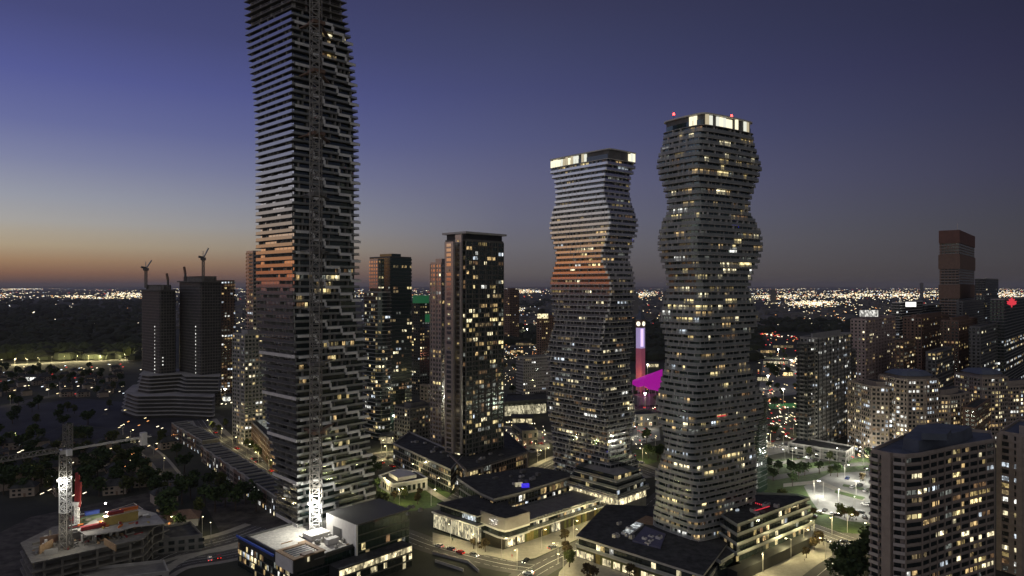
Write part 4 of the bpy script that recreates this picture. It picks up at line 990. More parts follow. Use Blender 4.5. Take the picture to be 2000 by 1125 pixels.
for i in range(int(LU/2.1)):
    p = loc2(2+i*2.1, .75); inst('window', unit(shopw if RN.random() < .33 else (pick('warm') if RN.random() < .45 else glass)), M2P, (*p, 5.7), (1.8, .14, 2.7), ang, org=mo)
# drum-like corner
cd = loc2(2, 1)
dr = [loc2(*q_) for q_ in ((-1, 2.5), (0, -1.5), (2.2, -2.2), (15, -2.2), (15, 8), (3, 15), (-1, 15))]
for z0_, z1_, m in ((5.01, 5.6, concl), (5.6, 8.4, glass), (8.4, 9.3, concl), (9.3, 14.6, concd if False else mat('drum stucco', (.26, .24, .22), var=.15))):
    MB().prism(offset(dr, -.7 if m is glass else 0), z0_, z1_).build('drum_wall' if z0_ == 9.3 else ('drum_glazing' if m is glass else 'drum_ledge'), m, M2P)
MB().prism(offset(dr, -.6), 14.6, 14.9).build('drum_roof', roofm, M2P)
b = MB(); a_, c_ = loc2(-.6, 1.5), loc2(-1.25, 9); sx = (a_[0]+c_[0])/2; sy = (a_[1]+c_[1])/2; an2 = math.atan2(a_[1]-c_[1], a_[0]-c_[0])
for i, (t, z, w, h) in enumerate(((.2, 13, 3.2, .5), (.35, 12.1, 3.4, .45), (.25, 11.2, 3, .5), (.6, 12.6, 2, .4), (.5, 10.6, 3.2, .4))):
    inst('lit_sign_line', unit(LIT['white'][0]), M2P, (a_[0]+(c_[0]-a_[0])*t-.8, a_[1]+(c_[1]-a_[1])*t-.3, z), (w, .15, h*.6), an2, org=mo)
# rear black roofed block along the left
bk = RP(15.5, [(897, 934), (1042, 913), (1105, 922), (1118, 928), (1010, 962), (965, 973), (940, 962)])
MB().prism(bk, 0, 14.6, 0, mt=1).build('rear_block', [concd, roofm], M2P); MB().prism(offset(bk, .8), 14.6, 15.6, 0, mt=1).build('rear_roof', [conc, roofm], M2P)
seg, tot = walk_path(offset(bk, .03)); s = 0
while s < tot:
    p, ag = sample(seg, s); px = 1000+p[0]/p[1]*F
    if seen(p, ag):
        for z in (6.5, 10.6): inst('window', unit(pick('warm') if RN.random() < (.55 if px > 1000 else .15) else glass), M2P, (*p, z), (1.9, .14, 2.9), ag, org=mo)
    s += 2.4
for px, py, m, w_ in ((1013, 947, shopw, 4), (1026, 949, bluel, 4)):
    x, y = G(px, py, 16.5); inst('rooftop_light_box', unit(m), M2P, (x, y, 15.7), (w_, 1.2, 1.3 if m is signw else 2), .2, org=mo)
# left glass hall with white glowing fins
hl = [G(932, 1064), G(1000, 1042), G(985, 1000), G(848, 1034)]
hl = ccw(hl); MB().prism(hl, 0, 8.2, 0, mt=1).build('glass_hall_wall', [glass, roofm], M2P); MB().prism(offset(hl, .8), 8.2, 9.0, 0, mt=1).build('hall_ledge', [concl, concd], M2P)
hu = offset(hl, -2); MB().prism(hu, 9, 12.2, 0, mt=1).build('upper_floor', [glass, roofm], M2P); MB().prism(offset(hu, 1.1), 12.2, 12.9, 0, mt=1).build('upper_roof', [conc, roofm], M2P)
seg, tot = walk_path(offset(hl, .05)); s = .6
while s < tot:
    p, ag = sample(seg, s); px = 1000+p[0]/p[1]*F
    if seen(p, ag) and px < 940: inst('glowing_window', unit(shopw), M2P, (*p, .9), (.95, .12, 6.8), ag, org=mo)
    s += 1.25
seg, tot = walk_path(offset(hu, .05)); s = .6
while s < tot:
    p, ag = sample(seg, s); px = 1000+p[0]/p[1]*F
    if seen(p, ag): inst('window', unit(LIT['white'][1] if 903 < px < 928 else (pick('dim') if RN.random() < .2 else glass)), M2P, (*p, 9.5), (1.6, .12, 2.3), ag, org=mo)
    s += 1.9
# restaurant band and plinth floors under the slimmer tower
base = [t2[2](6.5)][0]
res = RP(12, [(1112, 945), (1206, 972), (1262, 952), (1170, 915)])
MB().prism(res, 0, 11.4, 0, mt=1).build('restaurant_wall', [concd, roofm], M2P); MB().prism(offset(res, 1.6), 11.4, 12.3, 0, mt=1).build('restaurant_roof', [conc, roofm], M2P)
seg, tot = walk_path(offset(res, .05)); s = .8
while s < tot:
    p, ag = sample(seg, s)
    if seen(p, ag): inst('glowing_window', unit(shop), M2P, (*p, 7.4), (1.45, .12, 3.4), ag, org=mo)
    s += 1.6
for k, zz in enumerate((12.4, 15.6, 18.8)):
    q_ = offset(res, 1.2-k*1.4); MB().prism(q_, zz, zz+.5).build('plinth_slab', conc, M2P); MB().prism(offset(q_, -1.5), zz+.5, zz+3.2, cap=False).build('plinth_glazing', glass, M2P)
    MB().ring(offset(q_, -.1), offset(q_, -.25), zz+.5, zz+1.6).build('plinth_guard', glassk, M2P)
    seg, tot = walk_path(offset(q_, -1.45)); s = .8
    while s < tot:
        p, ag = sample(seg, s)
        if seen(p, ag) and RN.random() < .22: inst('window', unit(pick('warm')), M2P, (*p, zz+.8), (2.2, .12, 2.1), ag, org=mo)
        s += 3.0

# ================================================================== podium of the taller twin
M1P = thing('shopping_podium', 'low dark podium with glowing skylight, olive boards and shopfronts under the taller wavy tower', 'building', (*G(1370, 1125, 5), 0)); m1 = parent_org(M1P)
nc = G(1372, 1123, 9.5)
lw_ = [nc, add(nc, U, 10), add(add(nc, U, 34), V, 62), add(nc, V, 62)]
lw_ = [nc, add(nc, U, 30), add(add(nc, U, 30), V, 56), add(nc, V, 56)]
lfull = RP(9.5, [(1372, 1123), (1126, 1046), (1185, 985), (1300, 990), (1330, 1010), (1420, 1060)])
MB().prism(lfull, 0, 4.6, 0).build('ground_floor', cladd, M1P); MB().prism(offset(lfull, -.8), 4.6, 8.6, 0).build('middle_floor', glass, M1P)
MB().prism(offset(lfull, .5), 4.5, 5.1, 0).build('white_ledge', conc, M1P); MB().prism(offset(lfull, .3), 8.6, 9.5, 0, mt=1).build('roof', [conc, roofm], M1P)
MB().ring(offset(lfull, .45), offset(lfull, .3), 5.1, 6.1).build('balcony_guard', glasst, M1P)
seg, tot = walk_path(offset(lfull, .04)); s = .7; i = 0
while s < tot:
    p, ag = sample(seg, s); px = 1000+p[0]/p[1]*F
    if seen(p, ag):
        lit_ = 1128 < px < 1160 or 1176 < px < 1192 or 1196 < px < 1212 or 1217 < px < 1240 or 1254 < px < 1290 or 1308 < px < 1365
        m = shop if lit_ else RN.choice((cladg, cladd, clady, cladd, cladg))
        inst('shop_window' if lit_ else 'cladding_board', unit(m), M1P, (*p, .4 if lit_ else .1), (1.02, .14, 2.9 if lit_ else 4.3), ag, org=m1)
        if not lit_: pass
        else: inst('cladding_board', unit(cladg), M1P, (*p, 3.4), (1.02, .13, 1.0), ag, org=m1)
    s += 1.15; i += 1
seg, tot = walk_path(offset(lfull, -.75)); s = .7
while s < tot:
    p, ag = sample(seg, s)
    if seen(p, ag): inst('window', unit(pick('warm') if RN.random() < .16 else glass), M1P, (*p, 5.3), (2.0, .12, 2.6), ag, org=m1)
    s += 2.3
a_ = G(1222, 1041, 9.6); b = MB()
sk = RP(9.8, [(1213, 1042), (1229, 1046), (1257, 1025), (1243, 1021)])
MB().prism(sk, 9.52, 10.3).build('skylight_frame', white, M1P)
for i in range(6):
    t0, t1 = i/6+.02, (i+1)/6-.02; o_ = RP(9.8, [(1213, 1042), (1229, 1046), (1257, 1025), (1243, 1021)]); e0, e1, e2, e3 = G(1213, 1042, 9.8), G(1229, 1046, 9.8), G(1257, 1025, 9.8), G(1243, 1021, 9.8)
    def lp(a, c_, t): return (a[0]+(c_[0]-a[0])*t, a[1]+(c_[1]-a[1])*t)
    MB().prism(ccw([lp(e0, e3, t0), lp(e1, e2, t0), lp(e1, e2, t1), lp(e0, e3, t1)]), 10.3, 10.42).build('skylight_pane', litmat('skylight glow %d' % i, (.9, .95, .92), .75) if i in (1, 3, 4) else litmat('skylight glow dim %d' % i, (.85, .9, .9), .3), M1P)
MB().prism(RP(9.6, [(1235, 1058), (1290, 1072), (1300, 1045), (1260, 1030)]), 9.51, 10.2).build('purple_deck', mat('violet grey decking', (.10, .10, .16), var=.2), M1P)
MB().prism(RP(9.6, [(1240, 1020), (1262, 1008), (1290, 1015), (1275, 1026)]), 9.51, 9.9).build('timber_deck', wood, M1P)
# plinth storeys hugging the tower foot and terraced right wing
foot = RP(4, [(1372, 1133), (1284, 1092), (1330, 1040), (1430, 1090)])
def wing(pts, z0_, z1_, fh_, name, litp, roof_m=roofm, step=0.0, pal='warm', sl=conc):
    pl = RP(z1_, pts); nf_ = max(1, round((z1_-z0_)/fh_)); h_ = (z1_-z0_)/nf_
    for k in range(nf_):
        q_ = offset(pl, step*(nf_-1-k)); z = z0_+k*h_
        MB().prism(offset(q_, -1.3), z, z+h_-.45, cap=False).build(name+'_glazing', glassg, M1P)
        MB().prism(q_, z+h_-.45, z+h_, 0, mt=1).build(name+'_slab', [sl, roof_m if k == nf_-1 else conc], M1P)
        MB().ring(offset(q_, -.05), offset(q_, -.2), z+h_, z+h_+1.0).build(name+'_guard', glasst, M1P)
        seg, tot = walk_path(offset(q_, -1.25)); s = 1
        while s < tot:
            p, ag = sample(seg, s)
            if seen(p, ag): inst('window', unit(pick(pal) if RN.random() < litp else glass), M1P, (*p, z+.4), (2.0, .12, h_-1.1), ag, org=m1)
            s += 2.5
MB().prism(RP(4.6, [(1368, 1128), (1320, 1108), (1380, 1085), (1448, 1100)]), 0, 4.7).build('lobby_wall', glass, M1P)
wing([(1440, 1028), (1408, 1008), (1470, 965), (1560, 968), (1582, 975)], 4.6, 19.5, 3.7, 'right_wing', .22, step=.5, sl=concd)
MB().prism(RP(4.6, [(1440, 1118), (1392, 1096), (1480, 1040), (1592, 1030), (1585, 1050)]), 0, 4.7, 0).build('right_ground_floor', blackp, M1P)
wing([(1408, 1100), (1378, 1085), (1440, 1040), (1470, 1062)], 4.7, 8.4, 3.7, 'link', .3, step=0)
b = MB(); x0 = G(1474, 999, 20.4); x1 = G(1503, 990, 20.4); b.beam((*x0, 20.7), (*x1, 20.7), .3); b.build('red_light_strip', redl, M1P)
for i in range(6):
    x, y = G(1476+i*3.8, 981+i*1.1, 20.4); inst('red_roof_lamp', unit(redl), M1P, (x, y, 19.8), (.35, .35, .5), 0, org=m1)
x, y = G(1440, 997, 20.2); inst('roof_light', unit(LIT['white'][1]), M1P, (x, y, 20), (1.5, .8, .8), .5, org=m1)
# white low building left of the centre
wb = thing('clinic_building', 'small white flat-roofed building with floodlit side beside the lawn', 'building', (*G(760, 975), 0))
wpl = RP(6.5, [(740, 930), (768, 947), (835, 935), (812, 922), (775, 918)])
MB().prism(wpl, 0, 6.5, 0, mt=1).build('wall', [concl, roofm], wb); MB().ring(offset(wpl, .2), offset(wpl, -.4), 6.5, 7.2).build('parapet', white, wb)
MB().prism(offset(wpl, -5) if area(offset(wpl, -5)) > 5 else RP(8, [(760, 925), (775, 932), (800, 928), (785, 920)]), 6.51, 8.6).build('roof_room', concl, wb)
seg, tot = walk_path(offset(wpl, .04)); s = 1
while s < tot:
    p, ag = sample(seg, s)
    if seen(p, ag): inst('window', unit(glass if RN.random() < .85 else pick('dim')), wb, (*p, 1.5), (1.8, .12, 3.2), ag)
    s += 3.1
# parking structure wall
pk = tower('parking_deck', 'long pale concrete parking deck wall with three floodlights, beyond the lot', [G(1540, 885), G(1652, 905), G(1668, 893), G(1560, 873)], 7, fh=3.4, wall=concd, lit=0, bay=6, wf=.7, hf=.35, maxlit=0, roof='none', slab=conc, piers=6, pierm=conc)
# ================================================================== construction site, bottom left
ZS = 14.0
cs_ = thing('unfinished_building', 'bare concrete deck under construction with columns and formwork walls, bottom left', 'building', (*G(140, 1110, ZS), 0)); co = parent_org(cs_)
deck = RP(ZS, [(40, 1060), (62, 1100), (280, 1052), (300, 1030), (330, 1018), (262, 985), (100, 1030)])
for z, g_ in ((ZS-.5, 0), (ZS-4, .2), (ZS-7.5, .2), (ZS-11, .2)): MB().prism(offset(deck, g_), z, z+.5).build('deck_slab', rawc, cs_)
b = MB(); q_ = offset(deck, -1.2); seg, tot = walk_path(q_); s = 0
me = MB().box((0, 0), .8, .8, 0, 3).mesh('column', rawc); mc = MB().box((0, 0), .8, .8, 0, 3).mesh('column', concl)
while s < tot:
    p, ag = sample(seg, s)
    for z in (ZS-3.5, ZS-7, ZS-10.5, ZS-14): inst('column', me, cs_, (*p, z), rz=ag, org=co)
    s += 6
MB().prism(offset(deck, -5), 0, ZS-.5, cap=False).build('core_wall', concd, cs_)
up = RP(ZS+3.4, [(62, 1052), (105, 1062), (175, 1035), (190, 1020), (260, 1015), (300, 1008), (270, 985), (130, 1012)])
for i in range(22):
    px, py = RN.uniform(75, 275), 0; py = 1085-(px-60)*.2-RN.uniform(2, 30); x, y = G(px, py, ZS); inst('column', RN.choice((me, mc)), cs_, (x, y, ZS), (RN.uniform(.7, 1.6), RN.uniform(.6, 1.2), RN.uniform(.7, 1.15)), .75, org=co)
def sbox(name, px, py, sx, sy, z0_, z1_, m, a=43, T=None, z=ZS):
    x, y = G(px, py, z); b = MB(); b.box((x, y), sx, sy, z0_, z1_, math.radians(90-a)); return b.build(name, m, T or cs_)
sbox('formwork_wall', 215, 1070, 12, .4, ZS, ZS+2.6, wood, a=-50); sbox('formwork_wall', 90, 1075, 8, .5, ZS, ZS+3.2, wood, a=0); sbox('formwork_wall', 98, 1062, 7, .5, ZS, ZS+3.4, brown, a=50); sbox('wall_panel', 100, 1083, 4.5, .5, ZS, ZS+2.2, conc, a=60)
sbox('wall_panel', 155, 1052, 15, .5, ZS, ZS+3, concd, a=52); sbox('wall_panel', 185, 1058, .6, 6, ZS, ZS+3, concd, a=52)
upz = ZS+3.4
upl = RP(upz, [(150, 1034), (168, 1046), (235, 1036), (262, 1028), (322, 1022), (305, 1002), (262, 992), (195, 1008)])
MB().prism(upl, upz-.4, upz).build('upper_deck', conc, cs_)
def item(name, label, cat, px, py, sx, sy, h, m, a=50, z=upz, beams=None):
    x, y = G(px, py, z); T = thing(name, label, cat, (x, y, z), rz=math.radians(90-a)); o0_ = (0, 0, 0)
    b = MB(); b.box((0, 0), sx, sy, .1, h); b.build('panel', m, T, org=o0_)
    n_ = max(2, int(sx/1.2))
    for i in range(n_):
        b = MB(); b.box((-sx/2+sx*(i+.5)/n_, -sy/2-.1), .16, .16, 0, h+.3); b.build('stud', beams or m, T, org=o0_)
    b = MB(); b.box((0, 0), sx+.3, sy+.3, h+.002, h+.18); b.build('top_board', beams or m, T, org=o0_)
    return T
item('form_panel', 'blue painted formwork crate on the green site deck', 'formwork', 180, 1006, 5.5, 2, 1.7, bluep)
item('form_panel', 'dull green formwork box under the blue crate', 'formwork', 178, 1018, 9, 3, 2.2, mat('dull green tarp', (.14, .18, .10), var=.2), z=ZS+2)
item('form_panel', 'bright yellow formwork wall on the right end of the site deck', 'formwork', 236, 1020, 13, 3, 3.6, yellowp, z=upz)
item('form_panel', 'red steel formwork frame on top of the yellow wall, left piece', 'formwork', 226, 1004, 6, 1.2, 1.2, redp, z=upz+3.8)
item('form_panel', 'red steel formwork frame on top of the yellow wall, right piece', 'formwork', 252, 997, 7, 1.2, 1.2, orangep, z=upz+3.8)
item('form_panel', 'low red formwork pile along the deck edge below the green box', 'formwork', 182, 1032, 9, 2, 1.4, redp, z=upz)
item('form_panel', 'orange red rack left of the green box beside the crane mast', 'formwork', 146, 1016, 4, 3, 1.3, redp, z=upz)
for i in range(7):
    x, y = G(140+i*2.5, 1036-i*5, upz); b = MB(); b.beam((x-1.5, y-1, upz+.2), (x+1.5, y+1.4, upz+.2), .3); tag(b.build('steel_beam', (white, redp)[i % 2]), 'short white or red steel beam in the pile beside the crane mast', 'beam', 'beams piled by the site crane')
gp = RP(upz+3.8, [(200, 1008), (215, 1014), (280, 1000), (262, 988)])
MB().ring(gp, offset(gp, -.15), upz+5, upz+5.15).build('guard_rail', steel, cs_)
# concrete placing boom
pb = thing('placing_boom', 'folded red concrete placing boom on a white mast behind the site deck', 'pump boom', (*G(150, 1022, upz), upz)); pbx, pby = G(150, 1022, upz)
lattice(b_ := MB(), (pbx, pby), 1.3, upz, upz+9, 1.5, .22); b_.build('mast', white, pb)
for dx, m, zt in ((-.5, redp, 26), (.35, mat('dark red steel', (.22, .02, .02)), 25), (1.1, redp, 22)):
    b = MB(); b.beam((pbx+dx, pby, upz+7), (pbx+dx+.5, pby, upz+zt-4), .75, 0, .9); b.build('boom_arm', m, pb)
b = MB(); b.box((pbx, pby), 2.4, 2.4, upz+8, upz+9.4); b.build('turntable', white, pb)
x, y = G(141, 1023, upz)
# tower crane
TC = 280; tp = AT(128, TC); tz = ZY(885, TC)
tcr = thing('tower_crane', 'big flat tower crane with a long jib over the construction site, mast floodlit white halfway', 'crane', (*tp, 0))
z = 0; k = 0
while z < tz-.1:
    e = min(tz, z+7.2); b = MB(); lattice(b, tp, 3.0, z, e-.05, 2.4, .26); b.build('mast_section', white if 28 < z < 40 else wsteel, tcr); z = e; k += 1  # white sections carry the floodlit stretch of the mast in their colour
b = MB(); b.box(tp, 4, 4, tz, tz+1.6, .7); b.build('slewing_ring', steel, tcr)
dj = Vector((26, 35, 0)).normalized()
pk_ = Vector((*tp, ZY(828, TC)))+dj*1.5
b = MB(); lattice(b, (tp[0]+.6, tp[1]+.5), 2.4, tz+1.6, pk_.z, 2.2, .22); b.build('tower_head', wsteel, tcr)
def truss(b, a, c_, w, h, n_, th):
    a, c_ = Vector(a), Vector(c_); d = (c_-a); s_ = d.cross(Vector((0, 0, 1))).normalized()*w/2
    for i in range(n_):
        p, q_ = a+d*i/n_, a+d*(i+1)/n_; t0 = p+Vector((0, 0, h)); t1 = q_+Vector((0, 0, h)); mdl = (t0+t1)/2
        for g_ in (1, -1):
            b.beam(tuple(p+s_*g_), tuple(q_+s_*g_), th*1.3); b.beam(tuple(p+s_*g_), tuple(mdl), th); b.beam(tuple(mdl), tuple(q_+s_*g_), th)
        b.beam(tuple(p+s_), tuple(p-s_), th)
        if i < n_-1: b.beam(tuple(mdl), tuple(mdl+d/n_), th*1.3)
j0 = Vector((*tp, tz+1)); jl = j0-dj*52; jr = j0+dj*34
b = MB(); truss(b, j0-dj*2, jl, 1.6, 1.8, 22, .22); b.build('jib', wsteel, tcr)
b = MB(); truss(b, j0+dj*2, jr, 1.5, .5, 10, .2); b.build('counter_jib', steel, tcr)
b = MB(); p = jr-dj*3.2; b.box((p.x, p.y), 2.2, 2.4, tz-2.4, tz+3.2, .9); b.build('counterweight', concl, tcr)
b = MB(); b.beam(tuple(pk_), tuple(j0-dj*30+Vector((0, 0, 1.5))), .12); b.beam(tuple(pk_), tuple(jr+Vector((0, 0, .6))), .12); b.build('tie_rod', darksteel, tcr)
b = MB(); b.box((tp[0]+2.4, tp[1]-1.5), 1.8, 1.8, tz-.6, tz+1.8, .9); b.build('cab', white, tcr)
for dx in (-1.6, 1.6):
    b = MB(); b.box((tp[0]+dx, tp[1]-2), .7, .5, ZY(936, TC)-.3, ZY(936, TC)+.5); b.build('floodlight', lampw, tcr)
lamp((tp[0]+.3, tp[1]-3.4, ZY(938, TC)), 2600, (1, .97, .9), .5)
x, y = G(208, 1022, upz); lamp((x, y, upz+5), 5500, (1, .93, .75), .5)
x, y = G(165, 1030, upz); lamp((x, y-3, upz+6), 2000, (1, .93, .8), .5)
x, y = G(120, 1085, ZS); lamp((x, y, ZS+9), 1500, (1, .93, .8), .5)
sbox('site_lamp', 206, 1018, .6, .6, upz+4.4, upz+5, lampw)
# lower site buildings behind the railings (bottom centre left)
tower('shed_building', 'low dark flat shed with rails right of the construction deck', RP(6, [(285, 1060), (395, 1048), (372, 1022), (300, 1035)]), 6, fh=3, wall=concd, lit=.03, bay=4, maxlit=3, roof='none')
tower('shed_building', 'pale cluttered low site building at the bottom edge of the picture', RP(5, [(90, 1150), (330, 1120), (320, 1098), (205, 1110), (100, 1125)]), 5, fh=2.5, wall=conc, lit=.05, bay=4, maxlit=4, roof='none', roofmat=concd)
# small cranes on the unfinished pair
def small_crane(label, px, y0, y1, D, luff=False):
    x, y = AT(px, D); z0_, z1_ = ZY(y1, D), ZY(y0, D); T = thing('luffing_crane' if luff else 'tower_crane', label, 'crane', (x, y, z0_)); hm = (z1_-z0_)
    b = MB(); lattice(b, (x, y), 1.8, z0_, z0_+hm*.62, 2.4, .26); b.build('mast', wsteel, T)
    zc_ = z0_+hm*.62; b = MB(); b.box((x, y), 4.5, 4.5, zc_, zc_+2.6, .3); b.build('machine_deck', darksteel, T)
    b = MB(); b.beam((x, y, zc_+2), (x+2.5, y+6, z1_), 1.0); b.build('jib', steel, T)
    b = MB(); b.beam((x, y, zc_+2.6), (x-3.2, y-3, zc_+3.4), 2.0); b.build('counterweight', darksteel, T)
    b = MB(); b.beam((x-.2, y, zc_+2.6), (x-.2, y, zc_+9), .5); b.build('apex_mast', steel, T)
small_crane('left of the two tall cranes, standing on the left unfinished tower', 285, 508, 562, 690)
small_crane('right and taller crane standing on the right unfinished tower', 397, 484, 548, 680)
for px, y0, y1, D, lb in ((328, 534, 560, 690, 'short dark lifting post on the left unfinished tower roof'), (362, 521, 550, 680, 'short bent dark lifting post on the right unfinished tower roof')):
    x, y = AT(px, D); T = thing('placing_mast', lb, 'mast', (x, y, ZY(y1, D))); z0_, z1_ = ZY(y1, D), ZY(y0, D)
    b = MB(); b.beam((x, y, z0_), (x, y, (z0_+z1_)/2), 1.5); b.build('post', darksteel, T); b = MB(); b.beam((x, y, (z0_+z1_)/2), (x-1.2, y, z1_), 1.7); b.build('arm', brown, T)

# ================================================================== townhouse rows
def rowhouse(pts, z, lab, k0):
    a, c_ = G(*pts[0], z), G(*pts[1], z); d = Vector((c_[0]-a[0], c_[1]-a[1])); l = d.length; d.normalize(); n_ = max(2, round(l/7.5)); q_ = (d.y, -d.x)
    if q_[1] < 0 or True: nrm = (d.y, -d.x)
    dep = 12
    ord_ = ('first', 'second', 'third', 'fourth', 'fifth', 'sixth', 'seventh', 'eighth', 'ninth', 'tenth', 'eleventh', 'twelfth', 'thirteenth', 'fourteenth')
    for i in range(n_):
        s0, s1 = l*i/n_+.02, l*(i+1)/n_-.02
        p0 = (a[0]+d.x*s0, a[1]+d.y*s0); p1 = (a[0]+d.x*s1, a[1]+d.y*s1)
        pl = ccw([p0, p1, (p1[0]+nrm[0]*dep, p1[1]+nrm[1]*dep), (p0[0]+nrm[0]*dep, p0[1]+nrm[1]*dep)])
        zt = z+RN.choice((0, 0, .5)); m = RN.choice((brown, concd, tan))
        T = thing('townhouse', '%s townhouse from the near end of the %s' % (ord_[min(i, 13)], lab), 'townhouse', (*p0, 0), 'townhouses of the '+lab); o_ = parent_org(T)
        MB().prism(pl, 0, zt, 0, mt=1).build('wall', [m, roofm], T); MB().ring(offset(pl, .12), offset(pl, -.3), zt, zt+.7).build('parapet', conc, T)
        for j in range(4):
            aa, bb = pl[j], pl[(j+1) % 4]
            if not facing(aa, bb): continue
            ll = math.hypot(bb[0]-aa[0], bb[1]-aa[1]); ang = math.atan2(bb[1]-aa[1], bb[0]-aa[0]); nx, ny = math.sin(ang), -math.cos(ang)
            for t in (.22, .5, .78):
                for kk, zz in enumerate((.4, 3.6, 6.6)):
                    lit_ = RN.random() < (.38 if kk == 0 else .10)
                    mm = pick('white') if lit_ else glass
                    inst('door' if (kk == 0 and t == .5) else 'window', unit(mm), T, (aa[0]+(bb[0]-aa[0])*t+nx*.05, aa[1]+(bb[1]-aa[1])*t+ny*.05, zz), (1.0 if not lit_ else .8, .1, 1.9), ang, org=o_)
rowhouse(((395, 862), (335, 828)), 10.5, 'far row left of the street', 0)
rowhouse(((440, 905), (392, 872)), 10, 'middle row left of the street', 0)
rowhouse(((540, 972), (435, 902)), 10.5, 'near row left of the street', 0)

# ================================================================== trees
def crown_mesh(m, r, h, n_, seed, cs=1.0):
    rn = random.Random(seed); b = MB()
    lobes = [(rn.uniform(-.45, .45)*r, rn.uniform(-.45, .45)*r, h*rn.uniform(.45, .85), r*rn.uniform(.45, .75)) for _ in range(6)]+[(0, 0, h*.68, r*.8)]
    for i in range(n_):
        lx, ly, lz, lr = rn.choice(lobes)
        t, p_ = rn.uniform(0, 6.283), math.acos(rn.uniform(-.8, 1)); rr = lr*rn.uniform(.55, 1.05)
        c_ = Vector((lx+rr*math.sin(p_)*math.cos(t), ly+rr*math.sin(p_)*math.sin(t), lz+rr*math.cos(p_)*.8))
        u_ = Vector((rn.uniform(-1, 1), rn.uniform(-1, 1), rn.uniform(-.6, .6))).normalized(); v_ = u_.cross(Vector((rn.uniform(-1, 1), rn.uniform(-1, 1), rn.uniform(-1, 1)))).normalized(); s_ = cs*rn.uniform(.35, .8)
        b.quad(tuple(c_-u_*s_-v_*s_*.6), tuple(c_+u_*s_-v_*s_*.6), tuple(c_+u_*s_*.7+v_*s_*.7), tuple(c_-u_*s_*.7+v_*s_*.7))
    return b.mesh('crown', m)
def trunk_mesh(h):
    b = MB(); b.cone((0, 0), .28, .14, 0, h*.6, 6)
    for a in range(4):
        b.beam((0, 0, h*(.35+.05*a)), (math.cos(a*1.7)*h*.2, math.sin(a*1.7)*h*.2, h*.68), .12)
    return b.mesh('trunk', bark)
TREES = [(crown_mesh(leafm[i % 3 if i != 5 else 0], r, h, 330, 20+i, c_), trunk_mesh(h), h) for i, (r, h, c_) in enumerate(((3.6, 9, .9), (3.0, 8, .8), (2.2, 6, .7), (4.4, 11, 1.0), (3.2, 10, .8), (4.0, 9.5, .9)))]
def tree(p, k, label, group=None, s=1.0, z=0, name='tree'):
    cm, tm, h = TREES[k]; T = thing(name, label, 'tree', (p[0], p[1], z), group, rz=RN.uniform(0, 6.28)); s *= RN.uniform(.85, 1.15); T.scale = (s, s, s)
    for nm, me_ in (('crown', cm), ('trunk', tm)):
        o = bpy.data.objects.new(nm, me_); COL.objects.link(o); o.parent = T
FOOT = []
def blocked(p, pad=4):
    for q_ in FOOT:
        if q_[0]-pad < p[0] < q_[1]+pad and q_[2]-pad < p[1] < q_[3]+pad: return True
    return False
for o in bpy.data.objects:
    if o.parent is None and o.type == 'EMPTY' and o.get('category') in ('building', 'apartment tower', 'skyscraper', 'townhouse', 'house', 'unfinished tower'): pass
def nearroad(p, d):
    for r_ in ROADS:
        for q_ in r_:
            if abs(q_[0]-p[0]) < d and abs(q_[1]-p[1]) < d: return True
    return False
# left suburb
cnt = 0
for i in range(1500):
    if cnt >= 165: break
    py = 720+RN.random()**.8*330; px = RN.uniform(-20, 330 if py > 860 else 240)
    if 775 < py < 862 and RN.random() < .72: continue
    if py > 975 and px < 310: continue
    p = G(px, py)
    if nearroad(p, 9): continue
    tree(p, RN.choice((0, 1, 3, 4, 5)), 'dark leafy tree among the unlit houses on the left', 'trees of the dark suburb on the left', s=1.15); cnt += 1
for px, py, k, s in ((355, 985, 3, 1.4), (372, 975, 3, 1.3), (400, 990, 0, 1.3), (420, 1000, 3, 1.2), (440, 990, 3, 1.3), (460, 1000, 0, 1.2), (390, 1010, 4, 1.1), (330, 1000, 3, 1.2), (480, 985, 3, 1.2), (500, 1000, 0, 1.2), (300, 950, 3, 1.2), (410, 960, 3, 1.2), (380, 950, 0, 1.2), (430, 965, 4, 1.2), (350, 1040, 0, .9), (280, 930, 3, 1.2), (360, 925, 3, 1.2), (345, 895, 0, 1.2)):
    tree(G(px, py), k, 'big dark tree in the unlit park between the townhouses and the podium', 'trees in the dark park beside the townhouses', s=s)
for px, py in ((405, 840), (418, 846), (432, 836), (470, 872), (480, 880), (492, 888), (500, 893), (508, 890), (515, 905), (528, 915), (448, 858), (520, 918)):
    tree(G(px+10, py), RN.choice((1, 1, 4)), 'small yellow green street tree along the lit street left of the tallest tower', 'street trees along the lit left street', s=.8)
for px, py, k in ((1560, 935, 0), (1572, 930, 3), (1600, 925, 0), (1622, 930, 1), (1636, 932, 0), (1545, 928, 3), (1650, 1012, 2), (1642, 1010, 1), (1660, 1015, 1), (1672, 1016, 2), (1590, 1010, 2), (1548, 950, 3), (1510, 940, 3), (1500, 920, 3), (1520, 925, 0), (1690, 880, 1), (1660, 890, 1), (1580, 895, 4), (1620, 905, 4), (1700, 900, 3), (1685, 940, 2), (1530, 985, 1)):
    tree(G(px, py), k, 'roundish dark tree on the lawns round the bright parking lot', 'trees round the parking lot', s=.9)
for px, py, k in ((1690, 1110, 3), (1670, 1120, 3), (1650, 1130, 3), (1700, 1090, 3), (1680, 1140, 0), (1720, 1120, 3), (1640, 1150, 3), (1660, 1160, 3)):
    tree(G(px, py), k, 'large black tree at the bottom beside the near apartment block', 'black trees at the foot of the near block', s=1.3)
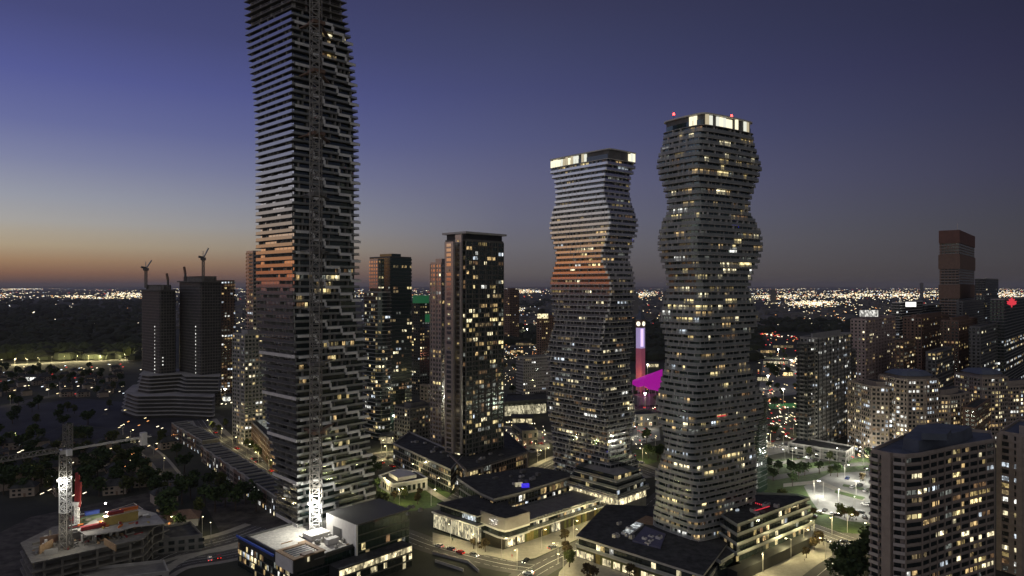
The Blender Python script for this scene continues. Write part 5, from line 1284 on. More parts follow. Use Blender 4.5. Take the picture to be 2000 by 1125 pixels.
for px, py, k in ((1105, 1078, 2), (1109, 1092, 2), (1112, 1108, 1), (1148, 1128, 2), (1160, 1135, 2), (1230, 1128, 2), (1243, 1022, 2), (1104, 1060, 2), (925, 1072, 2), (948, 1078, 2), (1480, 1090, 1), (1510, 1075, 2), (1530, 1060, 1), (1550, 1052, 2), (1560, 1040, 2), (1590, 1075, 2), (1470, 1105, 2), (1575, 1090, 2), (1600, 1062, 2)):
    tree(G(px, py), k, 'young street tree on the pavement round the wavy towers', 'young pavement trees by the wavy towers', s=.9)
for px, py, k in ((742, 985, 1), (755, 988, 4), (770, 978, 2), (790, 975, 1), (735, 960, 0), (820, 970, 2), (725, 940, 3), (738, 930, 3), (728, 915, 0), (828, 945, 1), (815, 985, 2), (720, 925, 3)):
    tree(G(px, py), k, 'green tree on the floodlit lawn beside the white clinic building', 'trees on the lawn beside the white building', s=.9)
for i in range(46):
    px = RN.uniform(985, 1070) if i < 16 else RN.choice((RN.uniform(1240, 1292), RN.uniform(1500, 1556)))
    py = RN.uniform(690, 780) if i < 16 else (RN.uniform(765, 905) if px < 1300 else RN.uniform(690, 860)); p = G(px, py)
    if nearroad(p, 8): continue
    tree(p, RN.choice((0, 1, 3)), 'mid distance tree in the gap between towers', 'mid distance trees between the towers', s=1.1)
# amber lit tree belt far left, dark woods
def canopy(name, pts, m, cs):
    b = MB()
    for (x, y, r, h) in pts:
        k = 6; rn = RN.random()*6; ring0 = [(x+r*math.cos(rn+6.283*j/k), y+r*math.sin(rn+6.283*j/k)) for j in range(k)]; i = len(b.v)
        b.v += [(a, c_, h*.15) for a, c_ in ring0]+[(x+(a-x)*.85+RN.uniform(-1, 1), y+(c_-y)*.85, h*RN.uniform(.6, .85)) for a, c_ in ring0]+[(x, y, h)]
        for j in range(k):
            l_ = (j+1) % k; b.f += [(i+j, i+l_, i+k+l_, i+k+j), (i+k+j, i+k+l_, i+2*k)]; b.m += [0, 0]
    return b.build(name, m, kind='stuff')
pts = []
for i in range(420):
    px = RN.uniform(-30, 280); py = RN.uniform(690, 703)-(px/280)*6; x, y = G(px, py); pts.append((x, y, RN.uniform(7, 12), RN.uniform(10, 20)))
canopy('roadside_woods', pts, leafm[1], 1)
pts = []
for i in range(9000):
    py = 570+RN.random()**1.5*135; px = RN.uniform(-40, 2040); dn = 1
    x, y = G(px, py)
    nz = math.sin(x*.0021+1)+math.sin(y*.0013+x*.0008)+math.sin(x*.0007-y*.0004)
    if px < 300: ok = py > 588 and nz > -1.2
    elif 1060 > px > 960: ok = 590 < py < 612 or 640 < py < 675
    elif px > 1480: ok = 612 < py < 650
    else: ok = nz > .2 and py > 585
    if not ok or (px > 300 and nz < -.9): continue
    r_ = RN.uniform(7, 14)*(1+(y/5000)); pts.append((x, y, r_, RN.uniform(9, 17)*(1+y/9000)))
canopy('dark_woods', pts, woodsm, 1)

# ================================================================== suburb houses
def house_proto():
    T = thing('house', 'x', 'house', (0, 0, 0)); o_ = (0, 0, 0)
    MB().box((0, 0), 12, 9, 0, 5.2).build('wall', tan, T, org=o_)
    b = MB(); b.prism([(-6.6, -5.1), (6.6, -5.1), (6.6, 5.1), (-6.6, 5.1)], 5.2, 8.2, p2=[(-3.2, -.2), (3.2, -.2), (3.2, .2), (-3.2, .2)]); rf_ = b.build('roof', roofm, T, org=o_)
    MB().box((3.6, 1.5), .9, .9, 6.2, 9).build('chimney', brown, rf_, org=o_)
    for x_ in (-4, -1.3, 3.8):
        for z_ in (.9, 3.3):
            w_ = MB().box((x_, -4.53), 1.5, .1, z_, z_+1.2).build('window', glass, T, org=o_)
    MB().box((1.2, -4.54), 1.1, .12, 0, 2.1).build('door', brown, T, org=o_)
    return T
hp = house_proto(); register(hp); hcount = 0
LH = []
for i in range(600):
    if hcount >= 84: break
    py = 722+RN.random()**.9*290; px = RN.uniform(-20, 330 if py > 860 else 245)
    if 775 < py < 865 or (py > 970 and px < 320): continue
    p = G(px, py)
    if nearroad(p, 10) or any(math.hypot(p[0]-q_[0], p[1]-q_[1]) < 17 for q_ in LH): continue
    LH.append(p); o = hp if hcount == 0 else copy_tree(hp)
    o.location = (*p, 0); o.rotation_euler = (0, 0, math.radians(RN.choice((43, -47, 43, 133, 20)))); o['label'] = 'unlit suburban house with a dark hipped roof among the trees on the left'; o['group'] = 'dark houses of the left suburb'; hcount += 1
nh = thing('house', 'low pale walled house with a reddish roof and two porch lights behind the park trees', 'house', (*G(350, 1025), 0), rz=.35)
for nm, me_ in (('wall', MB().box((0, 0), 18, 10, 0, 4).mesh('wall', concl)), ('roof', MB().prism([(-10, -6), (10, -6), (10, 6), (-10, 6)], 4, 7.5, p2=[(-5, -.2), (5, -.2), (5, .2), (-5, .2)]).mesh('roof', brown)),
                ('porch_light', MB().box((-4, -5.2), .8, .3, 2.4, 3.2).mesh('porch_light', orl)), ('porch_light', MB().box((4.5, -5.2), .8, .3, 2, 2.8).mesh('porch_light', shop))):
    o = bpy.data.objects.new(nm, me_); COL.objects.link(o); o.parent = nh
# low commercial sheds in the middle distance, each a building with a lit front
k_ = 0
for (px, py, w, m, lb) in ((1515, 712, 48, shopw, 'wide store with a blazing white front in the far right gap'), (1500, 690, 30, LIT['warm'][0], 'low store with a dim amber front behind the blazing one'), (1540, 735, 20, LIT['warm'][1], 'small yellow lit shop left of the far parking lot'),
        (1490, 745, 22, LIT['warm'][2], 'small cream lit shop at the right side of the taller wavy tower'), (1530, 680, 40, LIT['dim'][0], 'long unlit shed behind the blazing store'), (1275, 718, 24, shop, 'bright yellow lit pavilion between the wavy towers'), (1270, 700, 30, LIT['dim'][0], 'dim gold shed between the wavy towers'),
        (1260, 790, 34, LIT['dim'][1], 'brown flat shed below the magenta canopy'), (1030, 675, 45, LIT['dim'][0], 'wide low mall roof in the centre gap'), (1010, 690, 24, LIT['warm'][0], 'short amber lit shop in the centre gap'), (1020, 830, 40, shop, 'lit drive-in shop under the glass hall'),
        (755, 868, 26, shop, 'corner shop with a yellow white lit front right of the tallest tower'), (442, 785, 16, LIT['white'][0], 'white lit gatehouse between the unfinished pair and the tallest tower'), (62, 745, 26, LIT['white'][0], 'small low building with a bright white canopy in the left suburb'), (1700, 875, 30, LIT['warm'][0], 'small amber lit shop left of the hip-roofed blocks'),
        (830, 770, 30, LIT['dim'][0], 'dim low shed behind the dark gridded tower')):
    x, y = G(px, py); wm = w/F*y; T = thing('shop_building', lb, 'shop', (x, y, 0)); b = MB(); b.box((x, y+8), wm, 14, 0, 6); b.build('wall', concd, T)
    b = MB(); b.box((x, y+7.5), wm+1.5, 16.5, 6.01, 6.7); b.build('roof', roofm, T); n_ = max(2, int(wm/5))
    for i in range(n_): inst('lit_window', unit(m), T, (x-wm/2+wm*(i+.5)/n_, y+.9, .8), (wm/n_*.85, .2, 4.3))

# ================================================================== street lamps
def lamp_proto(m, h=9):
    T = thing('street_lamp', 'x', 'street lamp', (0, 0, 0)); o_ = (0, 0, 0)
    b = MB(); b.cone((0, 0), .14, .08, 0, h, 6); b.build('pole', steel, T, org=o_)
    b = MB(); b.beam((0, 0, h-.1), (1.8, 0, h+.25), .1); b.build('arm', steel, T, org=o_)
    b = MB(); b.box((2.1, 0), .95, .42, h+.05, h+.3); hd = b.build('lamp_head', steel, T, org=o_)
    b = MB(); b.box((2.1, 0), .8, .36, h-.16, h+.045); b.build('lens', m, hd, org=o_); return T
lpw = lamp_proto(lampw); register(lpw); lpy = lamp_proto(lampy); register(lpy); used = {0: False, 1: False}
def streetlamp(px, py, white_=True, power=2200, lab=None, group=None, on=True, p=None):
    src = lpw if white_ else lpy; key = 0 if white_ else 1; o = src if not used[key] else copy_tree(src); used[key] = True
    p = p or G(px, py); o.location = (*p, 0); rz = RN.uniform(0, 6.28); o.rotation_euler = (0, 0, rz)
    o['label'] = lab; 
    if group: o['group'] = group
    if on: lamp((p[0]+2.1*math.cos(rz), p[1]+2.1*math.sin(rz), 8.75), power, (1, .96, .82) if white_ else (1, .84, .44), .25)
gL = 'white lamps over the parking lot'
for px, py in ((1598, 1002), (1638, 985), (1608, 972), (1672, 968), (1690, 945), (1650, 935), (1590, 968), (1668, 1005)):
    streetlamp(px, py, True, 10000, 'white parking lot lamp lighting the cars and pavement', gL)
for px, py in ((1533, 905), (1548, 900), (1684, 900), (1686, 908), (1600, 915), (1640, 900)):
    streetlamp(px, py, True, 9000, 'white lamp by the driveway beyond the parking lot', 'white lamps beyond the parking lot')
for px, py in ((1590, 1052), (1625, 1045), (1612, 1092), (1655, 1040), (1545, 1092), (1490, 1120), (1700, 1060), (1570, 1070)):
    streetlamp(px, py, False, 5500, 'yellow street lamp at the junction right of the taller wavy tower', 'yellow lamps at the right junction')
for px, py in ((980, 1092), (1058, 1074), (1010, 1112), (1120, 1052), (1170, 1030), (930, 1080), (880, 1064), (1090, 1100), (1100, 1125), (1210, 1012), (1130, 1075)):
    streetlamp(px, py, False, 5000, 'yellow street lamp at the crossing below the slimmer wavy tower', 'yellow lamps at the centre crossing')
streetlamp(842, 988, True, 2600, 'glaring white street lamp on the road beside the dark lawn, left of the shopping podium')
streetlamp(1215, 1025, True, 5200, 'glaring white lamp in the alley between the two wavy towers')
for px, py in ((408, 842), (432, 858), (455, 878), (482, 893), (505, 908), (525, 925)):
    streetlamp(px, py, False, 4200, 'yellow street lamp on the lit street left of the tallest tower', 'yellow lamps on the left street')
for px, py in ((755, 895), (775, 905), (800, 935), (850, 965), (872, 938), (770, 880), (745, 885), (905, 950), (745, 965), (780, 985)):
    streetlamp(px, py, False, 4600, 'yellow street lamp between the tallest and the dark gridded tower', 'yellow lamps in the centre left street')
for px, py in ((1050, 905), (1065, 900), (1012, 862), (1035, 848), (1060, 872), (1245, 855), (1270, 840), (1280, 880), (1255, 900), (1275, 815), (1505, 870), (1530, 875), (1550, 850), (1520, 835), (1540, 815)):
    streetlamp(px, py, bool(RN.random() < .5), 4200, 'street lamp in the gaps behind the wavy towers', 'lamps in the gaps behind the wavy towers')
for px, py, w_ in [(5+24*q_, 713-1.1*q_, 0) for q_ in range(12)]:
    streetlamp(px, py, False, 34000, 'sodium lamp along the tree belt road on the far left', 'sodium lamps of the tree belt road')
for px, py in ((58, 768), (95, 776), (130, 770), (20, 790), (255, 862), (300, 892), (320, 920), (265, 880), (30, 870), (340, 1042), (395, 1048), (412, 1060), (60, 940), (200, 905), (240, 850)):
    streetlamp(px, py, False, 700, 'faint street lamp in the dark suburb on the left', 'faint lamps of the dark suburb')
# more distant lots get a few strong lamps of their own
for px, py, pw in ((1030, 655, 60000), (1520, 700, 60000), (1545, 725, 30000), (1500, 760, 12000), (1530, 790, 9000), (1265, 735, 15000), (1020, 720, 15000), (1040, 755, 9000), (1260, 800, 7000), (440, 790, 6000), (770, 850, 5000)):
    x, y = G(px, py); T = thing('floodlight_mast', 'tall floodlight mast over a distant lit lot', 'floodlight', (x, y, 0), 'floodlight masts of distant lots'); b = MB(); b.cone((x, y), .3, .15, 0, 15.5, 6); b.build('pole', steel, T); b = MB(); b.box((x, y), 2.4, 1, 15.5, 16.2); b.build('lamp_head', lampw, T)
    lamp((x, y-1, 15), pw*.6, (1, .93, .75), .5)
for px, py in ((1566, 868), (1574, 870), (1584, 873)):
    x, y = G(px, py+14, 0); T = thing('wall_floodlight', 'one of three white floodlights on the pale parking deck wall', 'floodlight', (x, y, 6), 'three floodlights on the parking deck'); b = MB(); b.box((x, y-1), 1, .6, 5.4, 6); b.build('lens', lampw, T); b = MB(); b.box((x, y-.4), .3, .8, 5.8, 6.1); b.build('bracket', steel, T)
    lamp((x, y-3, 5.5), 900, (1, .95, .8), .3)

# ================================================================== roof plant and site clutter
def roof_units(z, quad, n_, m_list, what, smin=1.2, smax=3.4):
    """air handling units set down on a flat roof (quad of pixels seen at that height)"""
    P_ = [G(a, c_, z) for a, c_ in quad]
    for i in range(n_):
        u_, v_ = RN.uniform(.08, .92), RN.uniform(.12, .88)
        x = (P_[0][0]*(1-u_)+P_[1][0]*u_)*(1-v_)+(P_[3][0]*(1-u_)+P_[2][0]*u_)*v_; y = (P_[0][1]*(1-u_)+P_[1][1]*u_)*(1-v_)+(P_[3][1]*(1-u_)+P_[2][1]*u_)*v_
        T = thing('roof_unit', 'small ventilation unit on '+what, 'roof unit', (x, y, z), 'roof units on '+what, rz=math.radians(47)); sx, sy, h_ = RN.uniform(smin, smax), RN.uniform(smin, smax*.7), RN.uniform(.8, 1.8)
        b = MB(); b.box((0, 0), sx, sy, .12, h_); b.build('casing', RN.choice(m_list), T, org=(0, 0, 0)); b = MB(); b.cone((0, 0), min(sx, sy)*.35, min(sx, sy)*.35, h_, h_+.25, 8); b.build('fan', darksteel, T, org=(0, 0, 0)); b = MB(); b.box((0, 0), sx*.8, sy*.8, 0, .12); b.build('base', darksteel, T, org=(0, 0, 0))
pw_ = thing('retaining_wall', 'low dark ramp wall on the empty lot across the road from the glass hall', 'wall', (*G(880, 1095), 0))
for (x0, y0, x1, y1) in ((845, 1082, 915, 1100), (915, 1100, 935, 1118), (850, 1098, 905, 1116)):
    a, c_ = G(x0, y0), G(x1, y1); b = MB(); b.beam((*a, .6), (*c_, .6), .4, 0, 1.2); b.build('wall_segment', conc, pw_)
roof_units(9.52, ((1150, 1045), (1330, 1090), (1290, 1035), (1200, 1000)), 12, (conc, concl, steel), 'the low dark roof under the taller wavy tower')
roof_units(19.6, ((1425, 1010), (1460, 1020), (1560, 985), (1490, 970)), 9, (conc, steel, concd), 'the stepped wing right of the taller wavy tower')
roof_units(15.65, ((915, 938), (975, 965), (1085, 928), (1035, 918)), 11, (conc, steel, concd), 'the black roof of the shopping podium')
roof_units(21.52, ((700, 1003), (775, 1016), (840, 996), (790, 984)), 4, (conc, steel, concd), 'the grey upper roof of the near podium', 1, 2)
roof_units(13.05, ((600, 1060), (640, 1085), (745, 1052), (670, 1030)), 16, (concl, gravel, steel, concd), 'the floodlit podium roof', .6, 2.2)
roof_units(6.6, ((755, 928), (775, 940), (822, 932), (800, 922)), 4, (concl, steel), 'the white clinic roof', .8, 1.6)
roof_units(14.1, ((892, 892), (915, 912), (1010, 884), (975, 850)), 9, (conc, steel, concd), 'the framed podium of the dark gridded tower')
roof_units(13.1, ((785, 865), (880, 905), (890, 890), (810, 850)), 8, (conc, steel, concd), 'the long dark podium wing')
for i in range(90):
    px = RN.uniform(60, 285); py = 1088-(px-60)*.2-RN.uniform(0, 26); x, y = G(px, py, ZS)
    b = MB(); l_ = RN.uniform(1, 4); a = RN.choice((aU_ := math.atan2(U[1], U[0]), aU_+1.57, RN.uniform(0, 3))); b.box((x, y), l_, RN.uniform(.2, .9), ZS+.02, ZS+RN.uniform(.15, .8), a)
    tag(b.build('plank_pile', RN.choice((wood, conc, concd, redp, wsteel, rawc, concd)), None), 'small pile of boards or rebar on the bare construction deck', 'pile', 'piles of material on the construction deck')
for i in range(26):
    px = RN.uniform(150, 310); py = 1036-(px-150)*.08-RN.uniform(0, 24); x, y = G(px, py, upz)
    b = MB(); a = RN.choice((.8, 2.4, RN.uniform(0, 3))); b.box((x, y), RN.uniform(1, 3.4), RN.uniform(.2, .8), upz+.02, upz+RN.uniform(.2, 1.1), a)
    tag(b.build('plank_pile', RN.choice((wood, white, redp, wsteel, orangep, yellowp)), None), 'small bright stack of boards on the upper construction deck', 'pile', 'stacks on the upper construction deck')
x, y = AT(1262, 684); lamp((x, y, 14), 4000, (1, .1, .8), 1); x, y = AT(1249, 744); lamp((x, y, 22), 8000, (1, .3, .2), 1)
# ================================================================== cars
def car_proto(m, name='parked_car'):
    T = thing(name, 'x', 'car', (0, 0, 0)); o_ = (0, 0, 0); b = MB()
    prof = [(-2.2, .35), (-2.25, .8), (-2.1, .95), (-1.2, 1.0), (-.7, 1.02), (1.2, .98), (2.1, .85), (2.25, .6), (2.2, .35)]
    n_ = len(prof); 
    for y_ in (-.88, .88): b.v += [(x_, y_*(1 if z_ < .9 else .94), z_) for x_, z_ in prof]
    b.f = [tuple(range(n_)), tuple(range(2*n_-1, n_-1, -1))]+[((j+1) % n_, j, n_+j, n_+(j+1) % n_) for j in range(n_)]; b.m = [0]*len(b.f)
    b.build('body', m, T, org=o_)
    b = MB(); b.prism([(-1.95, -.8), (.95, -.8), (.95, .8), (-1.95, .8)], .98, 1.42, p2=[(-1.5, -.66), (.35, -.66), (.35, .66), (-1.5, .66)]); b.build('cabin_glass', glass, T, org=o_)
    b = MB(); b.box((-.58, 0), 1.8, 1.28, 1.421, 1.46); b.build('roof_panel', m, T, org=o_)
    for x_ in (-1.4, 1.4):
        for y_ in (-.82, .82):
            b = MB(); k = 8; i = 0; w_ = .1
            b.v = [(x_+.33*math.cos(6.283*j/k), y_-w_, .33+.33*math.sin(6.283*j/k)) for j in range(k)]+[(x_+.33*math.cos(6.283*j/k), y_+w_, .33+.33*math.sin(6.283*j/k)) for j in range(k)]
            b.f = [tuple(range(k)), tuple(range(2*k-1, k-1, -1))]+[((j+1) % k, j, k+j, k+(j+1) % k) for j in range(k)]; b.m = [0]*len(b.f); b.build('wheel', blackp, T, org=o_)
    return T
def lights_on(T, hm, tm):
    for y_ in (-.62, .62):
        b = MB(); b.box((2.27, y_), .1, .34, .55, .75); b.build('headlight', hm, T, org=(0, 0, 0)); b = MB(); b.box((-2.27, y_), .1, .36, .6, .8); b.build('taillight', tm, T, org=(0, 0, 0))
CARM = [mat('white car paint', (.7, .7, .7), rough=.25), mat('black car paint', (.02, .02, .022), rough=.2), mat('silver car paint', (.35, .36, .38), rough=.25, metal=.5), mat('red car paint', (.35, .02, .02), rough=.25), mat('blue car paint', (.03, .06, .2), rough=.25)]
CN = ['white', 'black', 'silver', 'red', 'blue']
protos = {}
def car(p, rz, k, on, label, group=None):
    key = (k, on)
    if key not in protos:
        T = car_proto(CARM[k], 'moving_car' if on else 'parked_car'); lights_on(T, headl if on else glass, taill if on else mat('dark lens %d%d' % key, (.2, .01, .01))); register(T); protos[key] = [T, False]
    e = protos[key]; o = e[0] if not e[1] else copy_tree(e[0]); e[1] = True
    o.location = (p[0], p[1], .14 if not on else .06); o.rotation_euler = (0, 0, rz); o['label'] = label
    if group: o['group'] = group
aU = math.atan2(U[1], U[0]); aV = math.atan2(V[1], V[0])
for i, (px, py, k) in enumerate(((1599, 1012, 0), (1611, 1008, 1), (1625, 1015, 0), (1636, 1017, 1), (1640, 998, 2), (1593, 1020, 1), (1680, 1012, 1), (1688, 1020, 2), (1665, 962, 0), (1678, 958, 1), (1690, 969, 0), (1700, 995, 0), (1690, 996, 0), (1705, 960, 2), (1692, 925, 1), (1705, 930, 4), (1655, 945, 4), (1585, 908, 2), (1575, 905, 0), (1600, 912, 0), (1560, 905, 1), (1508, 885, 0), (1515, 880, 2), (1524, 884, 0), (1532, 878, 1), (1540, 882, 0), (1548, 875, 2), (1500, 876, 0), (1510, 872, 3), (1520, 868, 0), (1630, 920, 2))):
    car(G(px, py-9), aU+RN.uniform(-.1, .1) if i % 3 else aV, k, False, '%s car parked in or by the floodlit parking lot on the right' % CN[k], '%s cars of the right parking lot' % CN[k])
for (px, py, k, r_, lb) in ((858, 1068, 0, aV, 'white car at the left end of the line of cars below the glass hall'), (881, 1074, 2, aV, 'silver car second from the left on the road below the glass hall'), (899, 1081, 3, aV, 'dark red car third in the line below the glass hall'), (926, 1086, 2, aV+3.14, 'silver car nearest the crossing in the line below the glass hall'),
        (1027, 1098, 1, aU+3.4, 'black car turning in the middle of the centre crossing'), (1078, 1071, 2, aU, 'grey car driving away up the road between the twin towers'), (1032, 1122, 0, aV+.5, 'white car just below the black one at the centre crossing'), (1018, 1133, 3, aV, 'red car at the bottom edge of the centre crossing'), (1035, 1138, 1, aV, 'dark car beside the red one at the bottom edge'), (1110, 1134, 1, aU, 'dark car at the kerb near the young trees at the bottom'), (1128, 1138, 2, aU, 'grey car at the kerb near the bottom edge'),
        (1588, 1052, 3, aV+3.14, 'red car leading the line at the right junction'), (1598, 1054, 1, aV+3.14, 'black car behind the red one at the right junction'), (1612, 1058, 2, aV+3.14, 'silver car with headlights, last of the line at the right junction'), (1645, 1068, 0, aV, 'white car in the middle of the right junction'), (1652, 1061, 1, aV, 'black car behind the white one in the right junction'), (1661, 1067, 2, aV+3.14, 'silver car right of the white one in the right junction'),
        (420, 846, 3, aV, 'small red car at the far end of the left street'), (463, 877, 3, aV, 'bright red car in the middle of the left street'), (528, 921, 3, aV, 'red car with glaring brake lights beside the tallest tower'), (498, 897, 1, aU, 'black car parked among the trees of the left street'), (505, 903, 1, aU, 'second black car parked among the trees of the left street'),
        (766, 912, 3, aV, 'red car on the road below the yellow lit corner shop'), (745, 905, 1, aV, 'black car on the road below the yellow lit corner shop'), (428, 1090, 3, aU+1.2, 'car with orange lights on the road left of the podium'), (410, 1094, 0, aU+1.2, 'pale car on the road left of the podium'), (820, 950, 1, aV, 'black car parked by the lamp post beyond the lawn')):
    car(G(px, py), r_, k, True, lb)
for i, (px, py) in enumerate(((1240, 838), (1248, 842), (1256, 845), (1262, 838), (1270, 850), (1244, 856), (1258, 862), (1275, 860), (1265, 872), (1248, 878), (1240, 890), (1252, 905), (1005, 862), (1018, 858), (1030, 866), (1045, 860), (1056, 868), (1022, 875), (1040, 880), (1052, 890), (1500, 850), (1512, 845), (1525, 852), (1538, 848), (1548, 858), (1505, 832), (1530, 830), (1545, 838), (1500, 818), (1520, 815), (1540, 808))):
    k = RN.choice((0, 0, 1, 2, 3)); on = RN.random() < .6
    car(G(px, py), RN.choice((aU, aV, 1.3)), k, on, '%s car with %s in the gaps behind the wavy towers' % (CN[k], 'lights on' if on else 'lights off'), '%s cars %s behind the wavy towers' % (CN[k], 'lit' if on else 'unlit'))
# ================================================================== walkers
def person_mesh():
    me = bpy.data.meshes.new('person'); J = [(0, 0, .95), (0, 0, 1.2), (0, 0, 1.42), (0, 0, 1.52), (0, 0, 1.66), (.2, 0, 1.40), (.26, .05, 1.12), (.25, .14, .88), (-.2, 0, 1.40), (-.26, -.05, 1.12), (-.25, .1, .9), (.1, 0, .9), (.11, .14, .5), (.11, .02, .08), (.11, .18, .04), (-.1, 0, .9), (-.11, -.06, .5), (-.11, -.26, .10), (-.11, -.12, .03)]
    E = [(0, 1), (1, 2), (2, 3), (3, 4), (2, 5), (5, 6), (6, 7), (2, 8), (8, 9), (9, 10), (0, 11), (11, 12), (12, 13), (13, 14), (0, 15), (15, 16), (16, 17), (17, 18)]
    Rr = [.15, .14, .15, .06, .11, .065, .05, .035, .065, .05, .035, .09, .065, .045, .04, .09, .065, .045, .04]
    me.from_pydata(J, E, []); o = bpy.data.objects.new('tmp', me); COL.objects.link(o); o.modifiers.new('k', 'SKIN'); 
    for v, r_ in zip(me.skin_vertices[0].data, Rr): v.radius = (r_, r_)
    me.skin_vertices[0].data[0].use_root = True; o.modifiers.new('s', 'SUBSURF').levels = 1
    dg = bpy.context.evaluated_depsgraph_get(); r = bpy.data.meshes.new_from_object(o.evaluated_get(dg)); bpy.data.objects.remove(o); r.name = 'person'; return r
pm = person_mesh(); COATS = [mat('dark coat', (.03, .03, .04)), mat('pale jacket', (.4, .38, .33)), mat('red jacket', (.3, .03, .03))]
for i, (px, py, lb) in enumerate(((884, 1058, 'person in a dark coat on the pavement below the glass hall, left one of two'), (891, 1060, 'person in a pale jacket on the pavement below the glass hall, right one of two'), (1000, 1090, 'person in a red jacket on the corner pavement by the lit shopfront'), (1608, 1066, 'person in a dark coat waiting at the right junction kerb'), (1571, 1098, 'person in a pale jacket on the pavement of the right wing'), (1142, 1116, 'person in a dark coat near the olive boards at the bottom'))):
    me_ = pm.copy(); me_.materials.clear(); me_.materials.append(COATS[i % 3]); o = bpy.data.objects.new('person', me_); COL.objects.link(o); o.location = (*G(px, py), .12); o.rotation_euler = (0, 0, i*1.3); tag(o, lb, 'person')
# ================================================================== city carpet out to the horizon
CL = {'w': litmat('city light white', (1, .87, .60), 1, room=False), 'y': litmat('city light yellow', (1, .80, .42), 1, room=False), 'o': litmat('city light orange', (1, .42, .14), 1, room=False), 'c': litmat('city light cool', (.8, .9, 1), 1, room=False), 'r': litmat('city light red', (1, .06, .05), 1, room=False)}
for k, s_ in (('w', 2.5), ('y', 2.1), ('o', 1.8), ('c', 2.1), ('r', 1.4)): MATS[CL[k].name].node_tree.nodes['Principled BSDF'].inputs['Emission Strength'].default_value = s_
keys = list(CL); B_ = MB()
def dot(px, py, w, h, c_, z=0, depth=None):
    x, y = G(px, py); i = keys.index(c_); B_.box((x, y), w, depth or max(3, w*.3), z, z+h, 0, i)
def dens(px, py):
    v = 1.0
    v *= .55+.45*math.sin(px*.013+2)+.25*math.sin(px*.041)
    if px > 1480: v += .9
    if px < 300: v += .15
    return max(.03, v*(.5+.5*math.sin(py*.9+px*.006+1.5*math.sin(px*.02))))
def pickc(r, px):
    return 'w' if r < .50 else 'y' if r < .72 else 'c' if r < .82 else 'o' if r < .93 else 'r'
n_ = 0
while n_ < 2300:                                    # horizon band
    py = 563.5+abs(RN.gauss(0, 1))*15; px = RN.uniform(-20, 2020)
    if py > 612: continue
    if RN.random() > dens(px, py): continue
    if px < 280 and py > 590+RN.uniform(-3, 3): continue
    D = G(px, py)[1]; q_ = D/F; sz = q_*RN.choice((.7, .9, 1.1, 1.5, 2.4)); dot(px, py, min(sz, 60), q_*RN.uniform(.5, 1.0), pickc(RN.random(), px), z=3); n_ += 1
for cx_, cy_, sx_, sy_, n2 in ((250, 577, 60, 7, 330), (200, 583, 50, 2, 60), (40, 565, 40, 1, 90), (150, 580, 60, 3, 120), (1020, 569, 50, 4, 240), (1260, 577, 30, 8, 160), (1590, 594, 55, 6, 520), (1520, 580, 60, 6, 200), (1660, 578, 80, 6, 330), (1780, 578, 60, 7, 300), (1970, 575, 40, 8, 240), (445, 578, 15, 12, 100), (700, 575, 20, 10, 60), (1010, 605, 30, 5, 60)):
    for i in range(n2):
        px, py = RN.gauss(cx_, sx_*.5), RN.gauss(cy_, sy_*.5)
        if py < 562.5: continue
        D = G(px, py)[1]; q_ = D/F; dot(px, py, q_*RN.choice((.8, 1.2, 2)), q_*RN.uniform(.6, 1.2), RN.choice('wwwyycow'), z=3)
for (x0, y0, x1, y1, n2, w_) in ((62, 610, 140, 650, 60, 1.8), (140, 650, 170, 653, 5, 2), (0, 578, 50, 584, 14, 1.6), (1480, 655, 1560, 664, 24, 1.4), (985, 640, 1060, 632, 30, 1), (1545, 720, 1560, 700, 20, 1.5)):
    for i in range(n2):
        t = RN.random(); px = x0+(x1-x0)*t+RN.gauss(0, w_*1.6); py = y0+(y1-y0)*t+RN.gauss(0, w_); D = G(px, py)[1]; q_ = D/F; c_ = RN.choice('woyoc') if x0 < 200 else RN.choice('rroww')
        if x0 == 62 and t > .8: c_ = RN.choice('oooyr')
        dot(px, py, q_*RN.uniform(.9, 2.2), q_*RN.uniform(.6, 1.2), c_, z=4)
def scatter(n2, x0, x1, y0, y1, cols, s0=.8, s1=1.7, z=3):
    for i in range(n2):
        px, py = RN.uniform(x0, x1), RN.uniform(y0, y1); D = G(px, py)[1]; q_ = D/F; dot(px, py, q_*RN.uniform(s0, s1), q_*RN.uniform(.5, 1.1), RN.choice(cols), z=z)
scatter(300, 0, 275, 592, 690, 'wwwcyo', .5, 1.3); scatter(60, 0, 275, 715, 775, 'wwcyr', .5, 1.2); scatter(40, 0, 240, 860, 980, 'wyc', .8, 1.6); scatter(30, 200, 340, 800, 960, 'wyo', .6, 1.4)
scatter(20, 215, 275, 650, 665, 'roo'); scatter(150, 980, 1065, 600, 700, 'wwyco'); scatter(90, 985, 1065, 690, 770, 'wyyo', .7, 1.4); scatter(140, 1235, 1292, 590, 700, 'wyor'); scatter(26, 1240, 1290, 758, 766, 'ro', .5, .9)
scatter(60, 1480, 1560, 605, 700, 'wyor'); scatter(80, 1480, 1560, 700, 800, 'wywyor', .5, 1.1); scatter(46, 1500, 1556, 800, 866, 'wwwyr', .5, 1.0); scatter(25, 1235, 1292, 800, 900, 'wyr', .5, 1); scatter(220, 1560, 1760, 600, 640, 'wyo')
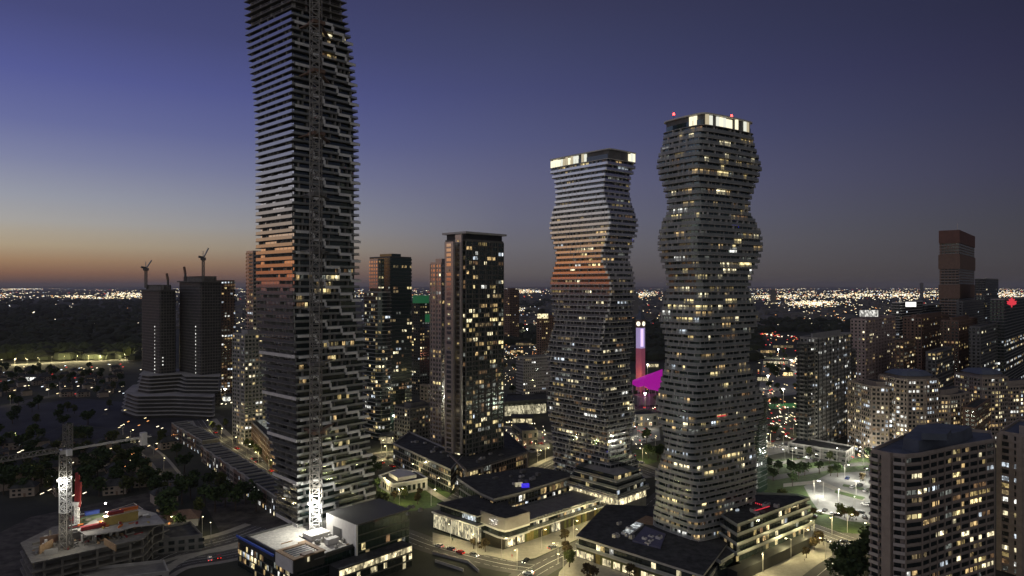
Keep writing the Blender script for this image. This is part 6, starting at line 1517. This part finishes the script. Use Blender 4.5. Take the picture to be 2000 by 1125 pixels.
scatter(110, 700, 845, 600, 640, 'wyc'); scatter(90, 440, 520, 600, 650, 'wy'); scatter(60, 340, 460, 760, 800, 'wwy', .8, 1.8); scatter(40, 985, 1065, 830, 880, 'wyr', .7, 1.5); scatter(20, 1650, 1710, 880, 905, 'wyr', .5, 1); scatter(90, 1660, 1900, 640, 720, 'wyo'); scatter(60, 700, 850, 640, 870, 'wy')
B_.build('city_lights', [CL[k] for k in keys], kind='stuff')
# low blocks that the far lights belong to
b = MB()
for i in range(2600):
    py = 568+RN.random()**1.3*75; px = RN.uniform(-30, 2030)
    if px < 280 and py > 590: continue
    x, y = G(px, py); s_ = RN.uniform(12, 40); b.box((x, y+s_*.6), s_*RN.uniform(.6, 2), s_, 0, RN.choice((5, 6, 8, 12, 20)) if y > 2500 else 7, RN.choice((0, .4, .75)))
b.build('far_rooftops', concd, kind='stuff')
k_ = 0
for px, w_, yt, D in ((1000, 12, 574, 3600), (768, 8, 566, 4200), (1405, 6, 556, 7000), (1800, 5, 553, 7000), (1510, 10, 566, 5000), (1300, 8, 570, 4000), (1240, 12, 572, 2600), (850, 6, 572, 2400)):
    x, y = AT(px, D); T = thing('far_tower', 'tiny far tower standing on the horizon line', 'tower', (x, y, 0), 'tiny towers on the horizon'); b = MB(); b.box((x, y), w_/F*D, 20, 0, ZY(yt, D)); b.build('wall', concd, T); b = MB(); b.box((x, y), w_/F*D*.5, 8, ZY(yt, D), ZY(yt, D)+6); b.build('plant_room', concd, T)
# ================================================================== labels: small sets are told apart by their place in the row
ORD = 'first second third fourth fifth sixth seventh eighth ninth tenth eleventh twelfth thirteenth fourteenth fifteenth sixteenth seventeenth eighteenth nineteenth twentieth'.split()
sets = {}
for o in list(bpy.data.objects):
    if o.parent is None and o.get('label'): sets.setdefault((o['label'], o.get('group', '')), []).append(o)
SHORT = {}
for (lb, g_), os_ in sets.items():
    if not (1 < len(os_) <= 20) or not g_ or 'horizon' in g_ or 'roof units' in g_: continue
    os_.sort(key=lambda o: o.location.x/max(1, o.location.y))
    for i, o in enumerate(os_):
        w_ = 'leftmost' if i == 0 else 'rightmost' if i == len(os_)-1 else ORD[i]+' from the left'
        k_ = o['category'] if o['category'] not in g_ and o['category']+'s' not in g_ else ''
        o['label'] = (w_+' of the '+g_) if not k_ else (k_+', '+w_+' of the '+g_)
